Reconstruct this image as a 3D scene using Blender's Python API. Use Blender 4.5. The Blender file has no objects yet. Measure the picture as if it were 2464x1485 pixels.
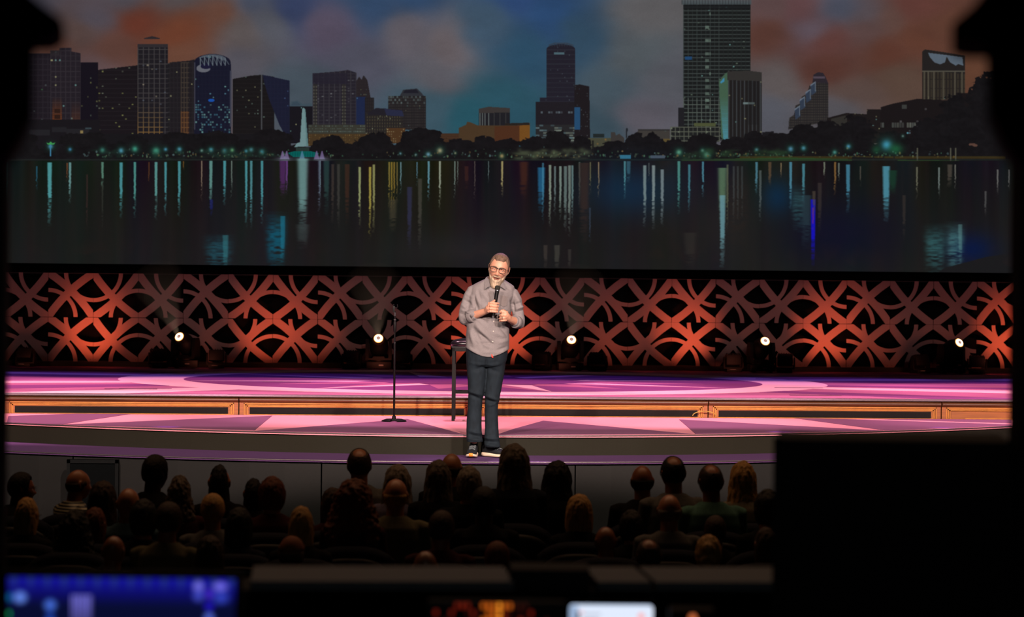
import bpy, bmesh, math, random
import numpy as np
from mathutils import Vector, Matrix, noise
from mathutils.bvhtree import BVHTree

random.seed(7)
NR = np.random.default_rng(11)
scene = bpy.context.scene
COL = scene.collection
rad = math.radians

# ------------------------------------------------------------------ camera
F = 6800.0                                    # focal length in pixels of the 2464 x 1485 frame
CAM = Vector((0, 0, 1.5))
CR = (Matrix.Rotation(rad(-4.0), 3, 'Z') @ Matrix.Rotation(math.pi / 2 - math.atan(52.5 / F), 3, 'X')
      @ Matrix.Rotation(rad(0.55), 3, 'Z'))
cd = bpy.data.cameras.new('camera')
cam = bpy.data.objects.new('camera', cd)
COL.objects.link(cam)
cam.matrix_world = Matrix.Translation(CAM) @ CR.to_4x4()
cd.sensor_width = 36.0
cd.lens = 36.0 * F / 2464.0
cd.clip_start = 0.05
cd.clip_end = 300
cd.dof.use_dof = True
cd.dof.focus_distance = 27.5
cd.dof.aperture_fstop = 2.8
scene.camera = cam


def ray(px, py):
    return CR @ Vector(((px - 1232.0) / F, -(py - 742.5) / F, -1.0))


def at_d(px, py, d):
    return CAM + ray(px, py) * d


def at_y(px, py, y):
    r = ray(px, py)
    return CAM + r * ((y - CAM.y) / r.y)


def at_z(px, py, z):
    r = ray(px, py)
    return CAM + r * ((z - CAM.z) / r.z)


# ------------------------------------------------------------------ colour management, world
vs = scene.view_settings
vs.view_transform = 'Standard'
vs.look = 'None'
vs.gamma = 1.0
vs.use_curve_mapping = False
vs.exposure = 0.0
scene.cycles.max_bounces = 5
scene.cycles.diffuse_bounces = 3
scene.cycles.sample_clamp_indirect = 4.0
world = bpy.data.worlds.new('hall_world')
scene.world = world
world.use_nodes = True
world.node_tree.nodes['Background'].inputs[0].default_value = (0.02, 0.022, 0.03, 1)
world.node_tree.nodes['Background'].inputs[1].default_value = 0.0


def lin(c):
    out = []
    for v in c[:3]:
        v = v / 255.0
        out.append(v / 12.92 if v <= 0.04045 else ((v + 0.055) / 1.055) ** 2.4)
    return tuple(out)


# ------------------------------------------------------------------ lights
def spot(name, loc, target, energy, color, half, blend=0.5, radius=0.12, flat=1.0):
    d = bpy.data.lights.new(name, 'SPOT')
    d.energy = energy
    d.color = color
    d.spot_size = 2 * rad(half)
    d.spot_blend = blend
    d.shadow_soft_size = radius
    o = bpy.data.objects.new(name, d)
    COL.objects.link(o)
    o.location = loc
    o.rotation_euler = (Vector(target) - Vector(loc)).to_track_quat('-Z', 'Y').to_euler()
    o.scale = (1, flat, 1)
    return o


def area(name, loc, target, energy, color, sx, sy, spread=180):
    d = bpy.data.lights.new(name, 'AREA')
    d.shape = 'RECTANGLE'
    d.size = sx
    d.size_y = sy
    d.energy = energy
    d.color = color
    d.spread = rad(spread)
    o = bpy.data.objects.new(name, d)
    COL.objects.link(o)
    o.location = loc
    o.rotation_euler = (Vector(target) - Vector(loc)).to_track_quat('-Z', 'Y').to_euler()
    return o


ZL = -0.034        # lowest tread
MAN = at_d(1163, 1101.5, 25.35)
YF = 29.3          # front of the upper platform
YD = 38.85         # plane of the fretwork panels
YS = 39.35         # plane of the projection screen
ZM, ZU = 0.15, 0.36
# front-of-house wash on the stage (flat, wide cones that fall short of the panels)
for k, x in enumerate((-4.0, 2.2, 8.0)):
    spot('front_wash', (x, 6, 9), (x * 0.85 + 0.4, 28.2, 0.2), 14500, (1.0, 0.73, 0.62), 30, 0.25, 0.12, 0.155)
# key and fill spots on the speaker
spot('key_spot', (-7.5, 7.0, 8.6), MAN + Vector((0, 0, 1.0)), 6300, (1.0, 0.87, 0.80), 3.4, 0.3, 0.12)
spot('fill_spot', (8.5, 6.5, 8.2), MAN + Vector((0, 0, 1.0)), 3600, (0.85, 0.90, 1.0), 3.4, 0.3, 0.12)
spot('rim_spot', (3.4, 33, 7.5), MAN + Vector((0, 0, 1.4)), 1800, (0.85, 0.35, 1.0), 6.0, 0.4, 0.15)
# overhead magenta and blue wash on the upper platform
for x in (-4.5, -1.2, 2.1, 5.4, 8.7):
    spot('top_wash', (x, 31.6, 8.6), (x, 31.9, 0.36), 2700, (1.0, 0.40, 0.60), 20, 0.45, 0.2)
    spot('tread_wash', (x, 29.2, 8.6), (x, 28.45, ZM), 2900, (1.0, 0.50, 0.62), 22, 0.4, 0.2, 0.56)
    spot('blue_wash', (x + 1.2, 34.6, 8.6), (x + 1.2, 34.6, 0.36), 800, (0.22, 0.12, 1.0), 14, 0.6, 0.2)
# dim house light over the audience
area('house_light', (1.5, 21.0, 8.5), (1.5, 17.4, 0), 85, (1.0, 0.56, 0.30), 12, 3, 110)
for x in (-3.5, 2.2, 8.0):
    spot('riser_fill', (x, 7, 9.5), (x * 0.8 + 0.6, 25.0, -0.2), 1700, (1.0, 0.85, 0.66), 28, 0.4, 0.3, 0.10)  # added flat spots shaped to brighten riser and stage front, clear of the audience
area('booth_light', (0.5, 5.5, 6.0), (0.5, 9.0, 0.5), 4.5, (0.95, 0.98, 1.0), 4, 0.5, 70)
# added flat spots, dim and reddish, shaped to brighten only the panels
for x in (-3.2, 2.6, 8.4):
    spot('panel_fill', (x, 12, 5.6), (x, 38.85, 1.10), 1500, (1.0, 0.72, 0.68), 15, 0.5, 0.1, 0.092)
for px, py in ((400, 1028), (1880, 1040), (2268, 1030)):
    t = at_z(px, py, ZM)
    spot('violet_spot', t + Vector((0, 3.0, 6.5)), t, 2600, (0.42, 0.12, 1.0), 1.1, 0.6, 0.05)

# ------------------------------------------------------------------ materials
MATS = {}


def mat(name, col, rough=0.6, metal=0.0, var=0.12, scale=30.0, bump=0.0, bscale=200.0, spec=0.5, stretch=None, sheen=0.0):
    if name in MATS:
        return MATS[name]
    m = bpy.data.materials.new(name)
    m.use_nodes = True
    nt = m.node_tree
    b = nt.nodes['Principled BSDF']
    c = lin(col)
    tc = nt.nodes.new('ShaderNodeTexCoord')
    src = tc.outputs['Object']
    if stretch:
        mp = nt.nodes.new('ShaderNodeMapping')
        mp.inputs['Scale'].default_value = stretch
        nt.links.new(src, mp.inputs[0])
        src = mp.outputs[0]
    n = nt.nodes.new('ShaderNodeTexNoise')
    n.inputs['Scale'].default_value = scale
    n.inputs['Detail'].default_value = 3
    nt.links.new(src, n.inputs['Vector'])
    r = nt.nodes.new('ShaderNodeValToRGB')
    r.color_ramp.elements[0].position = 0.3
    r.color_ramp.elements[1].position = 0.7
    r.color_ramp.elements[0].color = tuple(v * (1 - var) for v in c) + (1,)
    r.color_ramp.elements[1].color = tuple(min(1, v * (1 + var)) for v in c) + (1,)
    nt.links.new(n.outputs['Fac'], r.inputs['Fac'])
    nt.links.new(r.outputs['Color'], b.inputs['Base Color'])
    b.inputs['Roughness'].default_value = rough
    b.inputs['Metallic'].default_value = metal
    b.inputs['Specular IOR Level'].default_value = spec
    if sheen:
        b.inputs['Sheen Weight'].default_value = sheen
    if bump:
        n2 = nt.nodes.new('ShaderNodeTexNoise')
        n2.inputs['Scale'].default_value = bscale
        n2.inputs['Detail'].default_value = 4
        nt.links.new(src, n2.inputs['Vector'])
        bp = nt.nodes.new('ShaderNodeBump')
        bp.inputs['Strength'].default_value = bump
        bp.inputs['Distance'].default_value = 0.01
        nt.links.new(n2.outputs['Fac'], bp.inputs['Height'])
        nt.links.new(bp.outputs['Normal'], b.inputs['Normal'])
    MATS[name] = m
    return m


def glow(name, col, strength):
    if name in MATS:
        return MATS[name]
    m = bpy.data.materials.new(name)
    m.use_nodes = True
    b = m.node_tree.nodes['Principled BSDF']
    b.inputs['Base Color'].default_value = (0.02, 0.02, 0.02, 1)
    b.inputs['Emission Color'].default_value = lin(col) + (1,)
    b.inputs['Emission Strength'].default_value = strength
    MATS[name] = m
    return m


# ------------------------------------------------------------------ mesh helpers
class MB:
    """collects shapes; build() links them as one mesh object"""

    def __init__(self):
        self.v, self.f = [], []

    def add(self, vs_, fs):
        o = len(self.v)
        self.v += [Vector(p) for p in vs_]
        self.f += [tuple(i + o for i in f) for f in fs]
        return self

    def box(self, x0, x1, y0, y1, z0, z1, M=None, ch=0.0):
        if ch > 0:
            bm = bmesh.new()
            bmesh.ops.create_cube(bm, size=1)
            for v in bm.verts:
                v.co = Vector(((x0 + x1) / 2 + v.co.x * (x1 - x0), (y0 + y1) / 2 + v.co.y * (y1 - y0), (z0 + z1) / 2 + v.co.z * (z1 - z0)))
            bmesh.ops.bevel(bm, geom=bm.edges[:], offset=ch, segments=2, affect='EDGES', profile=0.7)
            bm.verts.index_update()
            p = [v.co.copy() for v in bm.verts]
            fs = [[v.index for v in f.verts] for f in bm.faces]
            bm.free()
        else:
            p = [Vector(c) for c in ((x0, y0, z0), (x1, y0, z0), (x1, y1, z0), (x0, y1, z0), (x0, y0, z1), (x1, y0, z1), (x1, y1, z1), (x0, y1, z1))]
            fs = [(0, 3, 2, 1), (4, 5, 6, 7), (0, 1, 5, 4), (1, 2, 6, 5), (2, 3, 7, 6), (3, 0, 4, 7)]
        if M is not None:
            p = [M @ c for c in p]
        return self.add(p, fs)

    def prism(self, pts, d, M=None):
        """pts: polygon (3-D), extruded along vector d"""
        n = len(pts)
        a = [Vector(p) for p in pts]
        b = [p + Vector(d) for p in a]
        P = a + b
        if M is not None:
            P = [M @ c for c in P]
        fs = [tuple(range(n)), tuple(range(2 * n - 1, n - 1, -1))]
        fs += [(i, i + n, (i + 1) % n + n, (i + 1) % n) for i in range(n)]
        return self.add(P, fs)

    def lathe(self, prof, M=None, n=24):
        """prof: (radius, z) pairs, closed at both ends"""
        P, fs = [], []
        for r, z in prof:
            for k in range(n):
                a = 2 * math.pi * k / n
                P.append(Vector((r * math.cos(a), r * math.sin(a), z)))
        for j in range(len(prof) - 1):
            for k in range(n):
                k2 = (k + 1) % n
                fs.append((j * n + k, j * n + k2, (j + 1) * n + k2, (j + 1) * n + k))
        fs.append(tuple(range(n - 1, -1, -1)))
        fs.append(tuple(range((len(prof) - 1) * n, len(prof) * n)))
        if M is not None:
            P = [M @ c for c in P]
        return self.add(P, fs)

    def tube(self, pts, rr, n=12, round_ends=True, ell=None):
        pts = [Vector(p) for p in pts]
        if not hasattr(rr, '__len__'):
            rr = [rr] * len(pts)
        rr = list(rr)
        if round_ends:
            t0 = (pts[0] - pts[1]).normalized()
            t1 = (pts[-1] - pts[-2]).normalized()
            a, b = rr[0], rr[-1]
            pts = [pts[0] + t0 * a * 0.95, pts[0] + t0 * a * 0.6] + pts + [pts[-1] + t1 * b * 0.6, pts[-1] + t1 * b * 0.95]
            rr = [a * 0.32, a * 0.8] + rr + [b * 0.8, b * 0.32]
        up = Vector((0, 0, 1))
        t = (pts[1] - pts[0]).normalized()
        if abs(t.dot(up)) > 0.9:
            up = Vector((0, 1, 0))
        s = t.cross(up).normalized()
        P, fs = [], []
        m = len(pts)
        for i in range(m):
            if i == 0:
                t = pts[1] - pts[0]
            elif i == m - 1:
                t = pts[-1] - pts[-2]
            else:
                t = (pts[i + 1] - pts[i]).normalized() + (pts[i] - pts[i - 1]).normalized()
            t.normalize()
            s = (s - t * s.dot(t)).normalized()
            q = t.cross(s)
            e = ell if ell else (1, 1)
            for k in range(n):
                a = 2 * math.pi * k / n
                P.append(pts[i] + (s * math.cos(a) * e[0] + q * math.sin(a) * e[1]) * rr[i])
        for i in range(m - 1):
            for k in range(n):
                k2 = (k + 1) % n
                fs.append((i * n + k, i * n + k2, (i + 1) * n + k2, (i + 1) * n + k))
        fs.append(tuple(range(n - 1, -1, -1)))
        fs.append(tuple(range((m - 1) * n, m * n)))
        return self.add(P, fs)

    def loft(self, secs, n=28, p=2.0):
        """secs: (cx, cy, cz, half width x, half depth y) horizontal super-ellipses"""
        P, fs = [], []
        for cx, cy, cz, hw, hd in secs:
            for k in range(n):
                a = 2 * math.pi * k / n
                c, s = math.cos(a), math.sin(a)
                P.append(Vector((cx + hw * math.copysign(abs(c) ** (2 / p), c), cy + hd * math.copysign(abs(s) ** (2 / p), s), cz)))
        m = len(secs)
        for i in range(m - 1):
            for k in range(n):
                k2 = (k + 1) % n
                fs.append((i * n + k, i * n + k2, (i + 1) * n + k2, (i + 1) * n + k))
        fs.append(tuple(range(n - 1, -1, -1)))
        fs.append(tuple(range((m - 1) * n, m * n)))
        return self.add(P, fs)

    def ball(self, c, rx, ry=None, rz=None, M=None, n=16):
        ry = rx if ry is None else ry
        rz = rx if rz is None else rz
        prof = []
        P, fs = [], []
        h = n // 2
        for j in range(h + 1):
            th = math.pi * (j + 0.001 if j == 0 else (j - 0.001 if j == h else j)) / h
            for k in range(n):
                a = 2 * math.pi * k / n
                q = Vector((rx * math.sin(th) * math.cos(a), ry * math.sin(th) * math.sin(a), rz * math.cos(th)))
                if M is not None:
                    q = M @ q
                P.append(Vector(c) + q)
        for j in range(h):
            for k in range(n):
                k2 = (k + 1) % n
                fs.append((j * n + k, (j + 1) * n + k, (j + 1) * n + k2, j * n + k2))
        return self.add(P, fs)

    def mesh(self, name):
        me = bpy.data.meshes.new(name)
        me.from_pydata([tuple(p) for p in self.v], [], self.f)
        bm = bmesh.new()
        bm.from_mesh(me)
        bmesh.ops.recalc_face_normals(bm, faces=bm.faces[:])
        bm.to_mesh(me)
        bm.free()
        return me

    def build(self, name, m, parent=None, smooth=False, loc=None):
        me = self.mesh(name)
        return link(name, me, m, parent, smooth, loc)


def link(name, me, m, parent=None, smooth=False, loc=None):
    if m is not None:
        me.materials.clear()
        me.materials.append(m)
    if smooth:
        me.polygons.foreach_set('use_smooth', [True] * len(me.polygons))
        if smooth != 'all':
            me.set_sharp_from_angle(angle=rad(40))
    o = bpy.data.objects.new(name, me)
    COL.objects.link(o)
    if parent is not None:
        o.parent = parent
    if loc is not None:
        o.location = loc
    return o


def remesh(mb, voxel, smooth=4, factor=0.5, decimate=None):
    """one continuous skin over overlapping closed shapes"""
    me = mb.mesh('tmp')
    o = bpy.data.objects.new('tmp', me)
    COL.objects.link(o)
    r = o.modifiers.new('r', 'REMESH')
    r.mode = 'VOXEL'
    r.voxel_size = voxel
    if smooth:
        s = o.modifiers.new('s', 'SMOOTH')
        s.factor = factor
        s.iterations = smooth
    if decimate:
        d = o.modifiers.new('d', 'DECIMATE')
        d.ratio = decimate
    dg = bpy.context.evaluated_depsgraph_get()
    out = bpy.data.meshes.new_from_object(o.evaluated_get(dg))
    bpy.data.objects.remove(o)
    return out


def solid(mb, thick, bevel=0.0, offset=0.0, subsurf=0):
    me = mb.mesh('tmp')
    o = bpy.data.objects.new('tmp', me)
    COL.objects.link(o)
    s = o.modifiers.new('s', 'SOLIDIFY')
    s.thickness = thick
    s.offset = offset
    if subsurf:
        q = o.modifiers.new('q', 'SUBSURF')
        q.levels = subsurf
    dg = bpy.context.evaluated_depsgraph_get()
    out = bpy.data.meshes.new_from_object(o.evaluated_get(dg))
    bpy.data.objects.remove(o)
    return out


def thing(name, label, cat, loc=(0, 0, 0), rz=0.0, group=None):
    o = bpy.data.objects.new(name, None)
    COL.objects.link(o)
    o.empty_display_size = 0.1
    o.location = loc
    o.rotation_euler = (0, 0, rz)
    tag(o, label, cat, group)
    return o


def tag(o, label, cat=None, group=None):
    o['label'] = label
    if cat:
        o['category'] = cat
    if group:
        o['group'] = group
    return o


def struct(o, label=None):
    o['kind'] = 'structure'
    if label:
        o['label'] = label
    return o


def dup(root, loc=None, rz=None, label=None):
    r = root.copy()
    COL.objects.link(r)
    if loc is not None:
        r.location = loc
    if rz is not None:
        r.rotation_euler = (0, 0, rz)
    if label:
        r['label'] = label
    for ch in list(root.children):
        c = ch.copy()
        COL.objects.link(c)
        c.parent = r
        for g in list(ch.children):
            d = g.copy()
            COL.objects.link(d)
            d.parent = c
    return r
# ------------------------------------------------------------------ room shell
M_black = mat('black_drape', (9, 9, 10), 0.95, var=0.3, scale=4, spec=0.1)
M_hall = mat('hall_paint', (24, 23, 22), 0.9, var=0.2, scale=3, spec=0.2)
M_floor = mat('hall_carpet', (22, 20, 20), 0.95, var=0.3, scale=60, spec=0.1)
ZF = -0.95
struct(MB().box(-16, 20, -3, 45, ZF - 0.2, ZF).build('floor', M_floor))
struct(MB().box(-16, 20, -3, 45, 11.0, 11.2).build('ceiling', M_hall))
struct(MB().box(-16.2, -16, -3, 45, ZF, 11).build('wall_left', M_hall))
struct(MB().box(20, 20.2, -3, 45, ZF, 11).build('wall_right', M_hall))
struct(MB().box(-16, 20, 44.8, 45, ZF, 11).build('wall_back', M_black))
struct(MB().box(-16, 20, -3.2, -3, ZF, 11).build('wall_rear', M_hall))

# black drape hung under and behind the screen: shallow pleats
p, f = [], []
nx = 420
for i in range(nx + 1):
    x = -12 + 28.0 * i / nx
    y = YD + 0.32 + 0.035 * math.sin(i * 1.1) + 0.02 * math.sin(i * 0.37)
    for z in (ZU, 1.72):
        for dy in (0, 0.01):
            p.append((x, y + dy, z))
for i in range(nx):
    a, b = 4 * i, 4 * i + 4
    f += [(a, b, b + 2, a + 2), (a + 1, a + 3, b + 3, b + 1), (a + 2, b + 2, b + 3, a + 3), (a, a + 1, b + 1, b)]
o = MB().add(p, f).build('stage_drape', M_black, smooth='all')
tag(o, 'black pleated drape hanging behind the fretwork panels under the big screen', 'curtain')

# ------------------------------------------------------------------ picture on the projection screen (painted in code)
OX, OY, CW, CH = -200, -280, 2860, 1000
cv = np.zeros((CH, CW, 3), np.float32)
YY, XX = np.mgrid[0:CH, 0:CW].astype(np.float32)
XX += OX
YY += OY


def vnoise(sx, sy, seed, oct_=3):
    g = np.random.default_rng(seed)
    out = np.zeros((CH, CW), np.float32)
    amp, tot = 1.0, 0.0
    for k in range(oct_):
        ny, nx_ = int(CH / sy) + 3, int(CW / sx) + 3
        t = g.random((ny, nx_)).astype(np.float32)
        fy = np.arange(CH) / sy
        fx = np.arange(CW) / sx
        iy, ix = fy.astype(int), fx.astype(int)
        wy, wx = (fy - iy)[:, None], (fx - ix)[None, :]
        wy, wx = wy * wy * (3 - 2 * wy), wx * wx * (3 - 2 * wx)
        a = t[iy][:, ix] * (1 - wx) + t[iy][:, ix + 1] * wx
        b = t[iy + 1][:, ix] * (1 - wx) + t[iy + 1][:, ix + 1] * wx
        out += amp * (a * (1 - wy) + b * wy)
        tot += amp
        amp *= 0.5
        sx, sy = max(2, sx / 2), max(2, sy / 2)
    return out / tot


# sky: colours of the clouds at control points, blended and warped
warp1, warp2 = vnoise(240, 150, 1) - 0.5, vnoise(240, 150, 2) - 0.5
SX, SY = XX + 110 * warp1, YY + 70 * warp2
pts = [(0, 20, 62, 60, 68), (100, 0, 68, 66, 78), (120, 110, 108, 68, 56), (250, 30, 78, 72, 82), (290, 110, 108, 70, 60), (345, 45, 128, 62, 44),
       (430, 75, 132, 70, 46), (510, 45, 116, 74, 58), (420, 0, 84, 76, 78), (520, -20, 80, 78, 86), (320, -30, 74, 70, 78), (200, 60, 88, 68, 64), (440, 130, 118, 74, 56), (250, 170, 98, 76, 78), (560, 80, 92, 84, 84), (560, 150, 84, 82, 92),
       (640, 60, 84, 86, 96), (600, 0, 70, 78, 98), (720, 20, 58, 72, 112), (800, 70, 88, 78, 98), (900, 20, 54, 82, 120), (870, 130, 80, 80, 96), (1000, 0, 52, 82, 122),
       (720, 210, 72, 86, 98), (980, 90, 96, 90, 98), (1090, 110, 104, 94, 98), (1060, 170, 92, 90, 98), (1000, 260, 62, 92, 108), (1180, 60, 66, 92, 116),
       (1240, 0, 48, 82, 138), (1250, 120, 48, 92, 124), (1180, 220, 46, 98, 118), (1120, 280, 40, 100, 118), (1330, 30, 44, 82, 132), (1400, 90, 54, 86, 112),
       (1250, 280, 44, 92, 112), (1480, 200, 70, 88, 100), (1440, 290, 62, 86, 100), (1560, 260, 92, 88, 98), (1580, 30, 92, 90, 92), (1540, 110, 82, 90, 96), (1620, 180, 84, 86, 94),
       (1700, -60, 88, 84, 90), (1850, 10, 96, 72, 72), (1850, 90, 104, 64, 54), (1880, 200, 92, 84, 84), (1850, 270, 84, 86, 96), (1930, 20, 104, 70, 72), (1960, 70, 92, 80, 92),
       (2030, 25, 74, 80, 98), (2080, 40, 86, 76, 82), (1990, 95, 106, 62, 56), (2000, 160, 102, 60, 50), (2080, 80, 92, 68, 66), (2140, 60, 104, 74, 66), (2200, 20, 114, 66, 58),
       (2130, 140, 108, 62, 48), (2200, 100, 112, 66, 50), (2060, 230, 96, 76, 70), (2150, 210, 100, 76, 64), (2000, 280, 82, 80, 86), (2280, 60, 110, 68, 52), (2350, 170, 112, 70, 50),
       (2400, 60, 92, 58, 46), (2500, 150, 80, 55, 45), (0, 200, 80, 62, 60), (-150, 100, 60, 55, 58)]
num = np.zeros((CH, CW, 3), np.float32)
den = np.zeros((CH, CW), np.float32)
for x, y, r_, g_, b_ in pts:
    d2 = (SX - x) ** 2 + ((SY - y) * 1.25) ** 2
    w = 1.0 / (d2 / 900.0 + 1.2) ** 2.1
    num += w[..., None] * np.array([r_, g_, b_], np.float32)
    den += w
sky = num / den[..., None]
sky *= (0.93 + 0.16 * vnoise(90, 45, 5, 4))[..., None]
sky = (sky * 0.88 + sky.mean(-1, keepdims=True) * 0.12) * 1.0
sat = (sky.max(-1) - sky.min(-1)) / sky.max(-1)
cv[:] = sky * (1.0 + 0.16 * np.clip(1 - 2.2 * sat, -0.2, 1))[..., None]
YSH = 386.0


def sl(x0, x1, y0, y1):
    return (slice(max(0, int(math.floor(y0 - OY))), min(CH, int(math.ceil(y1 - OY)))),
            slice(max(0, int(math.floor(x0 - OX))), min(CW, int(math.ceil(x1 - OX)))))


def poly(pp, col, a=1.0):
    xs, ys = [q[0] for q in pp], [q[1] for q in pp]
    s = sl(min(xs) - 1, max(xs) + 1, min(ys) - 1, max(ys) + 1)
    X, Y = XX[s] + 0.5, YY[s] + 0.5
    m = np.zeros(X.shape, bool)
    n = len(pp)
    for i in range(n):
        x0, y0 = pp[i]
        x1, y1 = pp[(i + 1) % n]
        if y0 == y1:
            continue
        c = ((y0 <= Y) & (Y < y1)) | ((y1 <= Y) & (Y < y0))
        m ^= c & (X < x0 + (Y - y0) * (x1 - x0) / (y1 - y0))
    c = np.array(col, np.float32)
    v = cv[s]
    v[m] = v[m] * (1 - a) + c * a
    return s, m


def rect(x0, x1, y0, y1, col, a=1.0):
    return poly([(x0, y0), (x1, y0), (x1, y1), (x0, y1)], col, a)


def ell(cx, cy, rx, ry, col, a=1.0, soft=0.0):
    s = sl(cx - rx * 2.2 - 2, cx + rx * 2.2 + 2, cy - ry * 2.2 - 2, cy + ry * 2.2 + 2)
    d = ((XX[s] - cx) / rx) ** 2 + ((YY[s] - cy) / ry) ** 2
    w = np.exp(-d * soft) if soft else (d < 1).astype(np.float32)
    w = (w * a)[..., None]
    cv[s] = cv[s] * (1 - w) + np.array(col, np.float32) * w


def lines(s, m, x0, y0, dx, dy, col, wx=1.2, wy=1.2, a=0.8):
    X, Y = XX[s], YY[s]
    k = np.zeros(m.shape, bool)
    if dx:
        k |= ((X - x0) % dx) < wx
    if dy:
        k |= ((Y - y0) % dy) < wy
    k &= m
    cv[s][k] = cv[s][k] * (1 - a) + np.array(col, np.float32) * a


def lit(s, m, x0, y0, dx, dy, cols, prob, seed, ww=0.42, hh=0.36):
    X, Y = XX[s], YY[s]
    ix = ((X - x0) // dx).astype(int) + 50
    iy = ((Y - y0) // dy).astype(int) + 50
    g = np.random.default_rng(seed)
    t = g.random((400, 400))
    ci = g.integers(0, len(cols), (400, 400))
    k = m & (t[np.clip(iy, 0, 399), np.clip(ix, 0, 399)] < prob) & (((X - x0) % dx) < dx * ww) & (((Y - y0) % dy) < dy * hh)
    cc = np.array(cols, np.float32)[ci[np.clip(iy, 0, 399), np.clip(ix, 0, 399)]]
    br = g.uniform(0.45, 1.0, (400, 400))[np.clip(iy, 0, 399), np.clip(ix, 0, 399)][..., None]
    q = cc * br + cv[s] * (1 - br)
    cv[s][k] = q[k]


CREAM, TEAL, WARM, CYAN = (150, 148, 110), (110, 160, 155), (150, 110, 60), (95, 165, 180)


def tower(pp, base, line=None, dx=8, dy=12, wx=1.2, wy=1.2, la=0.8, p_=0.04, cols=(CREAM, TEAL), seed=1, wd=None, top=None):
    s, m = poly(pp, base)
    if line:
        lines(s, m, pp[0][0], pp[0][1], dx, dy, line, wx, wy, la)
    if p_:
        lit(s, m, pp[0][0] + 1, pp[0][1] + 2, (wd or (dx or 8)) * 0.8, (dy or 10) * 0.8, cols, p_ * 1.15, seed)
    return s, m


B = lambda x0, x1, y0, y1: [(x0, y0), (x1, y0), (x1, y1), (x0, y1)]
# left cluster
tower(B(30, 122, 128, 292), (36, 31, 38), (52, 47, 54), 12, 13, la=0.6, p_=0.03, cols=((70, 130, 80), (90, 100, 100)), seed=3)
s, m = tower([(121, 121), (143, 121), (143, 115), (172, 115), (172, 124), (194, 128), (194, 290), (121, 290)], (40, 35, 42), (62, 56, 62), 12, 12.5, la=0.7, p_=0.05, seed=4)
rect(121, 143, 121, 133, (58, 52, 56), 0.7)
for k in range(12):
    rect(126, 149, 230 + k * 5, 236 + k * 5, (150, 70, 24), 0.05 * k * 0.9)
    rect(172, 193, 240 + k * 4, 245 + k * 4, (110, 60, 36), 0.03 * k)
rect(131, 145, 262, 272, (50, 32, 26))
rect(131, 145, 276, 286, (50, 32, 26))
tower(B(194, 236, 150, 345), (25, 22, 31), None, 9, 14, p_=0.10, cols=((110, 112, 70), (80, 90, 80)), seed=6)
tower([(236, 168), (331, 157), (331, 345), (236, 345)], (30, 26, 30), (38, 34, 38), 0, 11, p_=0.10, cols=((130, 132, 80), (110, 116, 100)), seed=8, wd=10)
tower(B(331, 404, 106, 325), (34, 32, 37), (84, 80, 80), 13, 11.7, 1.4, 1.4, la=0.75, p_=0.08, cols=((150, 140, 120), (90, 96, 110)), seed=9)
rect(331, 404, 106, 114, (52, 48, 52))
for k in range(18):
    s, m = rect(331, 392, 240 + k * 4.6, 245 + k * 4.6, (0, 0, 0), 0)
    lines(s, m, 331, 106, 13, 11.7, (140, 104, 56), 1.8, 1.8, 0.05 * k)
poly([(346, 92), (366, 87), (386, 92), (384, 94), (348, 94)], (48, 44, 48))
tower([(404, 152), (416, 152), (416, 325), (404, 325)], (34, 33, 36), (70, 68, 70), 0, 11.7, la=0.7, p_=0.06, seed=10)
tower([(408, 150), (455, 146), (468, 143), (468, 345), (408, 345)], (35, 32, 36), (46, 43, 46), 9, 12, la=0.6, p_=0.05, seed=11)
s, m = rect(435, 455, 150, 335, (40, 36, 38))
lines(s, m, 435, 150, 7, 12, (86, 74, 62), 1.3, 1.3, 0.7)
s, m = rect(435, 455, 268, 335, (74, 48, 36), 0.7)
lines(s, m, 435, 150, 7, 12, (120, 82, 50), 1.3, 1.3, 0.8)
# blue arched tower with a crescent and a lattice crown
arch = [(467, 345), (467, 150)] + [(511 + 44 * math.cos(a), 150 - 20 * math.sin(a)) for a in np.linspace(math.pi, 0, 15)] + [(556, 160), (556, 345)]
s, m = tower(arch, (26, 28, 46), (33, 36, 54), 9, 11, la=0.4, p_=0.05, cols=(TEAL, (90, 140, 160)), seed=12)
lit(s, m & (YY[s] > 250), 470, 250, 5, 6, (TEAL, (60, 110, 130), (80, 130, 140)), 0.28, 13, 0.7, 0.6)
ell(489, 164, 17, 9.5, (112, 114, 124))
ell(495, 159, 13, 6.5, (30, 30, 58))
for k in range(7):
    x = 482 + k * 10
    h = 132 + abs(k - 2.6) * 2.2
    rect(x - 1, x + 1.5, h, 158, (118, 130, 140))
    poly([(x, h + 4), (x + 1.5, h + 3), (x + 10, 155), (x + 8.5, 156)], (112, 124, 134), 0.7)
poly([(480, 140)] + [(511 + 33 * math.cos(a), 142 - 11 * math.sin(a)) for a in np.linspace(math.pi, 0, 12)] + [(540, 146), (511, 135)], (112, 124, 134), 0.7)
ell(508, 241, 8, 3.5, (30, 90, 190))
rect(467, 470, 150, 312, (66, 66, 80))
rect(553, 557, 170, 305, (66, 68, 84))
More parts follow.
